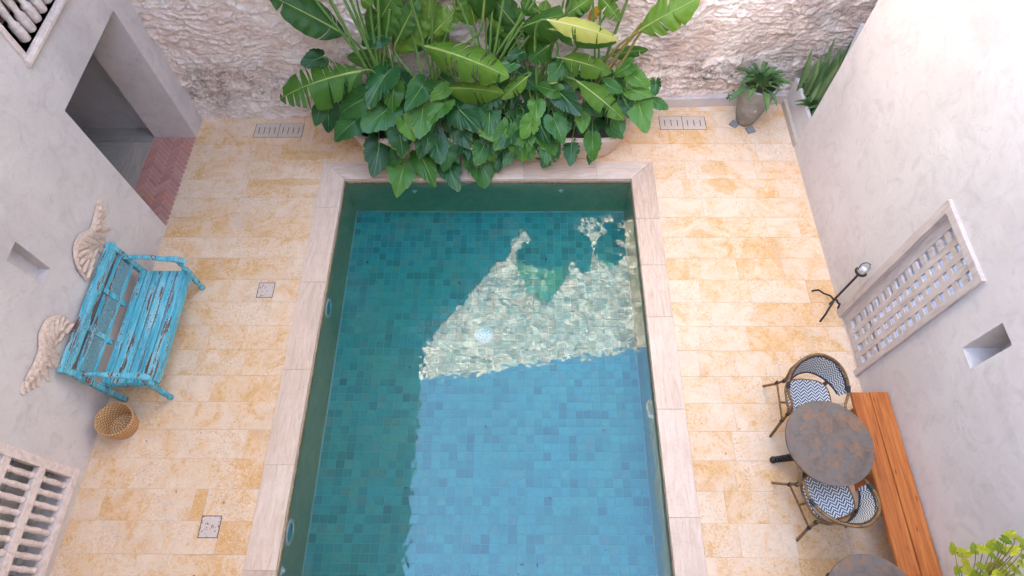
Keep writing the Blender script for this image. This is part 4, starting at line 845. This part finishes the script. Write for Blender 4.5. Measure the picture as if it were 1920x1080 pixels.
def Z5(x, y): return (860 + x / 2.841, y / 2.841)
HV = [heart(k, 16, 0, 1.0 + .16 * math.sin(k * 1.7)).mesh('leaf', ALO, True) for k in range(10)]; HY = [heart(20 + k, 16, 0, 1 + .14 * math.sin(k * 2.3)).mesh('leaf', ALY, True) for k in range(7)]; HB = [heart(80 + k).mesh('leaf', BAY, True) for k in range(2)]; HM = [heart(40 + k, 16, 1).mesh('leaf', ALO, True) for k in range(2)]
alo_x = [-2.0, -1.45, -.85, -.25, .35, .9, 1.35]
alo_lab = ['elephant ear plant at the trough end nearest the doorway', 'elephant ear plant with water-beaded dark leaves in the stone trough', 'elephant ear plant hanging over the pool corner from the trough', 'elephant ear plant in the middle of the stone trough', 'elephant ear plant with yellow-edged leaf right of the trough middle', 'elephant ear plant below the long pale banana leaf', 'elephant ear plant at the trough end nearest the vase pot']
ALOS = [empty('elephant_ear_plant', (x, 6.0 + .08 * (-1) ** k, .375), alo_lab[k], 'plant', 'elephant ear plants in the stone trough') for k, x in enumerate(alo_x)]
def alo_leaf(a, tp, light=0, mon=0, Y=None, up=.55, col_=None, wsc=1.0):
    (ax, ay), (tx, ty) = a, tp
    Yd = Y if Y else 6.15 - (ay - 60) / 290 * .82
    P = at(ax, ay, Yd); nrm = view_n(P, up); Qp = on_plane(tx, ty, P, nrm); 
    par = min(ALOS, key=lambda o_: abs(o_.location.x - P.x) + prq.uniform(0, .25)); lst = HM if mon else HY if light else HV
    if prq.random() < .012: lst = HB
    lf = link('leaf', prq.choice(lst), par, to_parent(frame(P, Qp, nrm, wsc * prq.uniform(.92, 1.08)), par))
    root = Vector((min(1.3, max(-2.1, par.location.x * .6 + P.x * .4)) + prq.uniform(-.08, .08), 5.98 + prq.uniform(-.15, .15), .37))
    under(stalk(root, P + Vector((0, 0, -.004)), max(.25, (P.z - .37) * .9), .011, .006, STEM, None, 'petiole', 9, (P - Qp).normalized() * .12 + Vector((0, .03, .06)), Z0), lf, par)
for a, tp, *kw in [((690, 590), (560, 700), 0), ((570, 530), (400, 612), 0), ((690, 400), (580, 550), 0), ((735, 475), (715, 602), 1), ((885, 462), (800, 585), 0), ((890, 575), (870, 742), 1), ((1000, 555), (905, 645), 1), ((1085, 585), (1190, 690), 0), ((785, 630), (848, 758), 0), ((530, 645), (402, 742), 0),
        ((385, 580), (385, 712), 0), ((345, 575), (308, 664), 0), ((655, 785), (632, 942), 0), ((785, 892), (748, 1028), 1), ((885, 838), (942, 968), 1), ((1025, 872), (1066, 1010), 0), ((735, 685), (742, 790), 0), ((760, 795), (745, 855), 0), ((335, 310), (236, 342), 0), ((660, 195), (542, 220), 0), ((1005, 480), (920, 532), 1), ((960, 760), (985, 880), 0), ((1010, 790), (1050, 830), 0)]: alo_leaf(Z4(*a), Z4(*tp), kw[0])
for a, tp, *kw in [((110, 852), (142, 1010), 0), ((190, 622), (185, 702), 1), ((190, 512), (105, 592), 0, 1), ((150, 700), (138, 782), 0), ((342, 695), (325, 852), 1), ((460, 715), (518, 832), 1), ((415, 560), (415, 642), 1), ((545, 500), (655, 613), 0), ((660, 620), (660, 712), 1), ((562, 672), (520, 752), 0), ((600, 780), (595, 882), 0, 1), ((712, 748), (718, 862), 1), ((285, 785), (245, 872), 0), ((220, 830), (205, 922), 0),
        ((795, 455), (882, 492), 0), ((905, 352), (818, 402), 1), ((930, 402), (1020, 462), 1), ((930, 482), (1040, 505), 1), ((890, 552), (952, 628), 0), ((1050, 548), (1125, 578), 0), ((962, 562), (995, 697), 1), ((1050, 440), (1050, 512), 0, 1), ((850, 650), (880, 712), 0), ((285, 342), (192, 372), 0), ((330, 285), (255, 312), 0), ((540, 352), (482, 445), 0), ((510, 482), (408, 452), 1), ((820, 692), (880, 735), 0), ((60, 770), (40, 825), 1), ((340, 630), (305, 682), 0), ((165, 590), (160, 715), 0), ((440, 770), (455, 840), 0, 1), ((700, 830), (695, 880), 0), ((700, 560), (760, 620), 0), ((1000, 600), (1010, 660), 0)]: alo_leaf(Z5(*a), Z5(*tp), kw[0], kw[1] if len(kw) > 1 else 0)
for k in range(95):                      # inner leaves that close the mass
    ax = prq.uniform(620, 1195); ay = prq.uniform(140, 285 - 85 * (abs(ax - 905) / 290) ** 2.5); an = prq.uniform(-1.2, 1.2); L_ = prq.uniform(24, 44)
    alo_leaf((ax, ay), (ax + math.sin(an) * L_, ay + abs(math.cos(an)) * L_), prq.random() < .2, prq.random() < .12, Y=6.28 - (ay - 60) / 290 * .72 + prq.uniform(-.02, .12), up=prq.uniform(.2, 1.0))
for k in range(34):                      # leaves hanging in front of the trough
    ax = prq.uniform(735, 1065); ay = prq.uniform(225, 285); an = prq.uniform(-.6, .6); L_ = prq.uniform(26, 46)
    alo_leaf((ax, ay), (ax + math.sin(an) * L_, ay + math.cos(an) * L_), prq.random() < .3, prq.random() < .15, Y=5.62 + prq.uniform(-.06, .05) - (ay - 225) / 60 * .1, up=prq.uniform(.1, .6))
# bananas / giant strelitzia
BM = {}
def bm_mesh(key, mt):
    k = (key, mt.name)
    if k not in BM: BM[k] = banana(*key).mesh('leaf', mt, True)
    return BM[k]
ban_x = [-1.75, -1.15, -.45, .3, .95]
ban_lab = ['banana plant with a torn leaf spreading towards the doorway', 'banana plant with upright stalks behind the wet dark leaves', 'banana plant with a ragged drooping leaf in the trough middle', 'banana plant with a leaf top coloured as sunlit in the stone trough', 'banana plant leaning towards the vase pot with ochre stalks']
BANS = [empty('banana_plant', (x, 6.05, .375), ban_lab[k], 'plant', 'banana plants in the stone trough') for k, x in enumerate(ban_x)]
def ban_leaf(b_, tp, Yb, Yt, key, wsc=1.0, mt=BAN, root=None, st=STEM, up=.4, flipn=0, stalk_on=True):
    P = at(*b_, Yb); Qp = at(*tp, Yt); nrm = view_n(P, up, .15)
    if flipn: nrm = (nrm + Vector((flipn, 0, 0))).normalized()
    par = BANS[root] if root is not None else min(BANS, key=lambda o_: abs(o_.location.x - P.x)); 
    lf = link('leaf', bm_mesh(key, mt), par, to_parent(frame(P, Qp, nrm, wsc), par))
    if stalk_on:
        rt = Vector((par.location.x + prq.uniform(-.1, .1), 6.05 + prq.uniform(-.12, .08), .37)); under(stalk(rt, P, max(.3, (P.z - .4) * .6), .02, .011, st, None, 'leaf_stalk', 10, (P - Qp).normalized() * .25, Z0), lf, par)
W1 = 1.0
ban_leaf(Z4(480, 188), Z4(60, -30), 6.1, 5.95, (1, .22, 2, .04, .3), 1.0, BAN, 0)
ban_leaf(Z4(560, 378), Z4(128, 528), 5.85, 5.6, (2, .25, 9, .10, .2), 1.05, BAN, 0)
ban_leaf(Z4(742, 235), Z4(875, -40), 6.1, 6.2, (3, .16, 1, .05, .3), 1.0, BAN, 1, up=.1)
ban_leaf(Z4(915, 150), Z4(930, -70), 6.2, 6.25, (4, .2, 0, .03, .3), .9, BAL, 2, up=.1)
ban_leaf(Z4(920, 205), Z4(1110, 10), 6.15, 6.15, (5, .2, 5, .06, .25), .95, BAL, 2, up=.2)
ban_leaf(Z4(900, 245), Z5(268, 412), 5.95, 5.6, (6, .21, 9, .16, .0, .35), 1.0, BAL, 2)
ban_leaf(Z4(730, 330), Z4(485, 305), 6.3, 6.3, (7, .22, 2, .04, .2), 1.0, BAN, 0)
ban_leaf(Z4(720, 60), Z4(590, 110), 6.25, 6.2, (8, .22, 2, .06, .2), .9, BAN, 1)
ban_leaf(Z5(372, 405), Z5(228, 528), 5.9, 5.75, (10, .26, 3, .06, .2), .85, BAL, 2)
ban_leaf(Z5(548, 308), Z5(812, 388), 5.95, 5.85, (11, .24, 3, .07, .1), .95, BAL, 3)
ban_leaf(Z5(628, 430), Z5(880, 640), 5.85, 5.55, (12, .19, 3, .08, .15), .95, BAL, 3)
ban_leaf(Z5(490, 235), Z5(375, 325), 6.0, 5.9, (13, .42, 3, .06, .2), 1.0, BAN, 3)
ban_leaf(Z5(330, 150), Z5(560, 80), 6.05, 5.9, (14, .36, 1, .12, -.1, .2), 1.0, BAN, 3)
ban_leaf(Z5(470, 105), Z5(848, 208), 5.85, 5.7, (15, .16, 3, .05, -.1, .1), .9, BAY, 3, up=.9)  # sunlight on this leaf is put into its pale yellow colour
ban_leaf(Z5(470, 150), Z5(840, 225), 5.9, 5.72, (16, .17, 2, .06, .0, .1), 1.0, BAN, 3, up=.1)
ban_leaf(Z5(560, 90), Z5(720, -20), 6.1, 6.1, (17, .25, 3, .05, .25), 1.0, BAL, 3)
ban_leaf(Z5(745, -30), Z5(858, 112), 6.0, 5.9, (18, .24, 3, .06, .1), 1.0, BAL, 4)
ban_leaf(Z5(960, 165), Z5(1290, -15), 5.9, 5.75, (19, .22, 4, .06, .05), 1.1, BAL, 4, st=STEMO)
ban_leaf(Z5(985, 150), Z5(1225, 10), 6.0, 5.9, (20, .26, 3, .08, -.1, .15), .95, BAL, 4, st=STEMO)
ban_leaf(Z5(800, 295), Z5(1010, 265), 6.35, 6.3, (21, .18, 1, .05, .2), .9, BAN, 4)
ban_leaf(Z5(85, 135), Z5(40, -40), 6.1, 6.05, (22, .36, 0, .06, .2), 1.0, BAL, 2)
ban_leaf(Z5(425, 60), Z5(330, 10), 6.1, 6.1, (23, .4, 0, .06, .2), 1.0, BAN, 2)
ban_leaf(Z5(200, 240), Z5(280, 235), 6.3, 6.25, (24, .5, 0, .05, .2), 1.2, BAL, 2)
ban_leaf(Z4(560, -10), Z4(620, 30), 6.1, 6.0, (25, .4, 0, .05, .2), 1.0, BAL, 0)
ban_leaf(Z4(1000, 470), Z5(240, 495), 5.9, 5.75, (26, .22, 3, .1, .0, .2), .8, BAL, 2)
for k in range(14):                       # leaves further back in the clump
    x0 = prq.uniform(690, 1170); y0 = prq.uniform(40, 120); ban_leaf((x0, y0), (x0 + prq.uniform(-70, 70), y0 - prq.uniform(40, 110)), 6.22, 6.28, (60 + k % 5, .24, k % 3, .06, .25), prq.uniform(.9, 1.1), BAN if k % 3 else BAL, up=.15, stalk_on=False)
P = at(*Z5(690, 105), 6.2); lf = link('dead_leaf', banana(44, .25, 2, .1, .3).mesh('dead_leaf', DEAD, True), BANS[3], to_parent(frame(P, at(*Z5(765, 35), 6.15), view_n(P), 1.0), BANS[3]))
for (x0, y0), (x1, y1), ri, r_, mt, Y1 in ((Z4(655, 370), Z4(462, -20), 0, .021, STEM, 6.0), (Z4(672, 370), Z4(648, -20), 1, .021, STEM, 6.1), (Z4(690, 330), Z4(712, 50), 1, .018, STEM, 6.15), (Z4(735, 370), Z4(760, 150), 1, .018, STEM, 6.15), (Z5(185, 330), Z5(242, -20), 2, .017, STEM, 6.05), (Z5(165, 320), Z5(183, -20), 2, .017, STEM, 6.1), (Z5(125, 310), Z5(-10, -20), 2, .016, STEM, 6.0), (Z5(150, 330), Z5(142, 80), 2, .015, STEM, 6.2), (Z5(742, 280), Z5(757, -20), 3, .017, STEM, 6.1), (Z5(788, 300), Z5(905, -20), 4, .02, STEM, 6.0), (Z5(800, 345), Z5(978, 120), 4, .02, STEMO, 5.95), (Z5(870, 300), Z5(985, 150), 4, .017, STEMO, 5.95), (Z5(225, 312), Z5(345, 120), 2, .018, STEM, 6.0), (Z5(265, 300), Z5(350, 150), 2, .015, STEM, 6.1), (Z5(440, 330), Z5(430, 250), 3, .014, STEM, 6.1), (Z5(470, 400), Z5(560, 0), 3, .016, STEM, 6.1)):
    par = BANS[ri]; A = at(x0, y0, 6.12); E_ = at(x1, y1, Y1); D = (A - E_); rt = A + D * ((A.z - .37) / max(.05, -D.z) if D.z < 0 else 0); rt = Vector((max(-2.1, min(1.3, rt.x)), 6.05 + prq.uniform(-.1, .1), .37))
    stalk(rt, E_, .3, r_ * 1.1, r_ * .8, mt, par, 'leaf_stalk', 10, (A - E_) * .3, Vector(par.location))
# crowns above the picture's edge
for x, z0, z1, ri, lean_ in ((-2.35, 3.4, 5.7, 0, -.3), (-1.95, 3.1, 5.3, 0, -.1), (-1.6, 2.9, 4.8, 0, .0), (-1.25, 2.7, 4.4, 1, .05), (-.95, 2.4, 3.8, 1, .1), (-.7, 2.2, 3.3, 1, .1), (-.42, 1.9, 3.15, 1, .15), (.45, 3.0, 4.8, 2, .05), (.25, 2.4, 4.1, 2, .1), (.62, 2.4, 4.2, 3, .05), (1.0, 2.1, 3.1, 3, .3), (1.55, 2.2, 3.4, 4, .25), (-2.3, 2.4, 3.9, 0, -.6)):
    par = BANS[ri]; P = Vector((x, 6.08, z0)); Qp = Vector((x + lean_ * .8, 6.0 + prq.uniform(-.25, .1), z1)); nrm = Vector((prq.uniform(-.3, .3), -1, .25)).normalized()
    link('leaf', bm_mesh((50 + ri, .2, 1, .06, .2), BAN), par, to_parent(frame(P, Qp, nrm, 1.0), par)); stalk(Vector((par.location.x + prq.uniform(-.1, .1), 6.08, .37)), P, 1.2, .022, .013, STEM, par, 'leaf_stalk', 8, Vector((0, 0, -.4)), Vector(par.location))
# ------------------------------------------------------------------ plant in the vase pot
VPl = empty('strap_leaf_plant', (3.21, 6.36, .68), 'rosette of grey-green strap leaves growing in the vase pot', 'plant')
LM = [lance(k, .085 + .02 * (k % 3), .10 + .05 * (k % 4), .5).mesh('leaf', STRAP, True) for k in range(6)]
for k in range(66):
    a = prq.uniform(0, 2 * math.pi); u = prq.random(); ln = prq.uniform(.24, .38); tilt = .08 + 1.15 * u
    P = Vector((math.cos(a) * .05, math.sin(a) * .05, 0)); dr = Vector((math.cos(a) * math.sin(tilt), math.sin(a) * math.sin(tilt) - .12, math.cos(tilt) * .8)); 
    b0 = P + dr * ln * .35; Qp = b0 + Vector((dr.x * 1.1, dr.y * 1.1, dr.z - .22 - .3 * u)) * ln * .9
    lf = link('leaf', prq.choice(LM), VPl, frame(b0, Qp, Vector((dr.x * -.4, dr.y * -.4, 1)).normalized(), 1.0)); MB().tube([P, P.lerp(b0, .5) + Vector((0, 0, .02)), b0], [.007, .006, .005], 5).build('petiole', STEM, VPl, 60)
CP = empty('succulent_plant', (2.98, 6.30, .66), 'small bright green trailing plant over the vase pot rim', 'plant')
LS = lance(9, .2, .1, .4).mesh('leaf', ALY, True)
for k in range(26):
    u = k / 25; P = Vector((.07 - .22 * u + prq.uniform(-.03, .03), prq.uniform(-.04, .04), .06 - .20 * u + prq.uniform(-.02, .05))); a = prq.uniform(0, 6.28); Qp = P + Vector((math.cos(a) * .06, math.sin(a) * .05 - .02, .02)); link('leaf', LS, CP, frame(P, Qp, Vector((0, -.4, 1)).normalized(), 1.0))
MB().tube([(.12, .03, .04), (0, 0, .05), (-.08, 0, -.03), (-.16, 0, -.14)], .006, 5).build('stem', STEM, CP, 60)
# ------------------------------------------------------------------ sword plants in the planter box
SW = [lance(k, .055, .02 + .02 * k, .5).mesh('leaf', SWORD, True) for k in range(3)]
SP = empty('sword_plant', (4.1, 6.35, .39), 'upright mottled sword-leaf plant in the white planter box', 'plant')
for k in range(44):
    x, y = prq.uniform(-.26, .3), prq.uniform(-.12, .28); h = prq.uniform(.45, .85); Qp = Vector((x + prq.uniform(-.10, .10), y + prq.uniform(-.1, .14), h)); link('leaf', prq.choice(SW), SP, frame(Vector((x, y, 0)), Qp, Vector((prq.uniform(-1, .3), -1, .3)).normalized(), prq.uniform(.8, 1.25)))
SP2 = empty('strap_leaf_plant', (4.12, 6.18, .39), 'low arching strap-leaf plant at the planter box front', 'plant')
for k in range(34):
    a = prq.uniform(0, 6.28); ln = prq.uniform(.22, .46); Qp = Vector((math.cos(a) * ln, math.sin(a) * ln * .9, ln * prq.uniform(.2, .7))); link('leaf', prq.choice(LM), SP2, frame(Vector((math.cos(a) * .02, math.sin(a) * .02, 0)), Qp, Vector((0, 0, 1)), .8))
# ------------------------------------------------------------------ pothos on the wooden bench
PT = empty('clay_pot', (3.62, .16, .485), 'clay pot standing on the plank bench under the pothos', 'pot'); MB().lathe([(0, 0), (.11, 0), (.12, .02), (.15, .22), (.165, .225), (.165, .26), (.15, .26), (.14, .22), (0, .22)], 28).build('pot_body', flat('terracotta', (.40, .17, .09), .8), PT, 40); MB().lathe([(.14, .221), (0, .23)], 20).build('soil', SOIL, PT)
PH = empty('pothos_plant', (3.62, .16, .71), 'yellow-green pothos spilling over the end of the plank bench', 'plant')
PM = [heart(60 + k, 6, 0, .95).mesh('leaf', POT, True) for k in range(4)]
def atx(x, y, X):
    dd = CR @ Vector(((x - 960) / 1156.5, -(y - 540) / 1156.5, -1)); return Vector((0, 0, CAMH)) + dd * (X / dd.x)
def Zp(x, y): return (1660 + x / 7.385, 940 + y / 7.385)
for (a, tp) in [((950, 690), (915, 555)), ((1060, 715), (1240, 735)), ((1235, 680), (1215, 555)), ((1440, 640), (1540, 520)), ((1330, 660), (1500, 715)), ((1560, 620), (1690, 760)), ((1470, 740), (1550, 810)), ((1700, 470), (1820, 410)), ((1640, 520), (1770, 600)), ((1750, 690), (1880, 620)), ((1800, 500), (1890, 500)), ((1100, 830), (1180, 930)), ((1010, 930), (970, 1030)), ((1130, 950), (1290, 1060)), ((1300, 880), (1390, 960)), ((1480, 900), (1330, 910)), ((1560, 830), (1690, 920)), ((1730, 880), (1830, 960)), ((1860, 840), (1920, 930)), ((1440, 960), (1540, 1040)), ((1620, 960), (1740, 1030)), ((1800, 950), (1900, 1020)), ((1250, 1000), (1180, 1080)), ((1380, 1000), (1420, 1090)), ((1560, 1000), (1480, 1100)), ((1780, 1050), (1700, 1120)), ((1900, 640), (1980, 600)), ((1880, 560), (1960, 520)), ((1900, 760), (1990, 800)), ((1660, 660), (1760, 700)), ((1320, 1060), (1260, 1150)), ((1650, 1060), (1600, 1150)), ((1900, 1050), (1960, 1120))]:
    P = atx(*Zp(*a), 3.42 + prq.uniform(0, .22)); nrm = view_n(P, .4, .4); Qp = on_plane(*Zp(*tp), P, nrm)
    link('leaf', prq.choice(PM), PH, to_parent(frame(P, Qp, nrm, 1.0), PH)); stalk(Vector((3.62 + prq.uniform(-.08, .08), .16 + prq.uniform(-.06, .1), .72)), P, .25, .004, .003, STEMO, PH, 'vine', 7, Vector((0, -.05, .03)), Vector(PH.location))

# ------------------------------------------------------------------ leaf litter on paving and pool bed
LIT = flat('brown_leaf_bits', (.05, .03, .02), .9); q = MB(); lq = random.Random(3)
for k in range(46):
    inp = k < 26; x = lq.uniform(PX0 + .1, PX1 - .1) if inp else (lq.uniform(-4.4, -2.8) if k % 2 else lq.uniform(1.95, 3.3)); y = lq.uniform(.3, 5.1); z = (ZF if inp else 0) + .004
    a = lq.uniform(0, 6.28); L_ = lq.uniform(.012, .035) * (1 if inp else .55); c_, s_ = math.cos(a) * L_, math.sin(a) * L_
    q.add([(x - c_, y - s_, z), (x + s_ * .35, y - c_ * .35, z + .003), (x + c_, y + s_, z + .004), (x - s_ * .35, y + c_ * .35, z + .006), (x, y, z - .002)], [(0, 1, 2, 3), (0, 4, 1), (1, 4, 2), (2, 4, 3), (3, 4, 0)])
tag(q.build('leaf_litter', LIT), 'tiny brown leaf scraps scattered on paving and pool bed', 'leaf litter', kind='stuff')
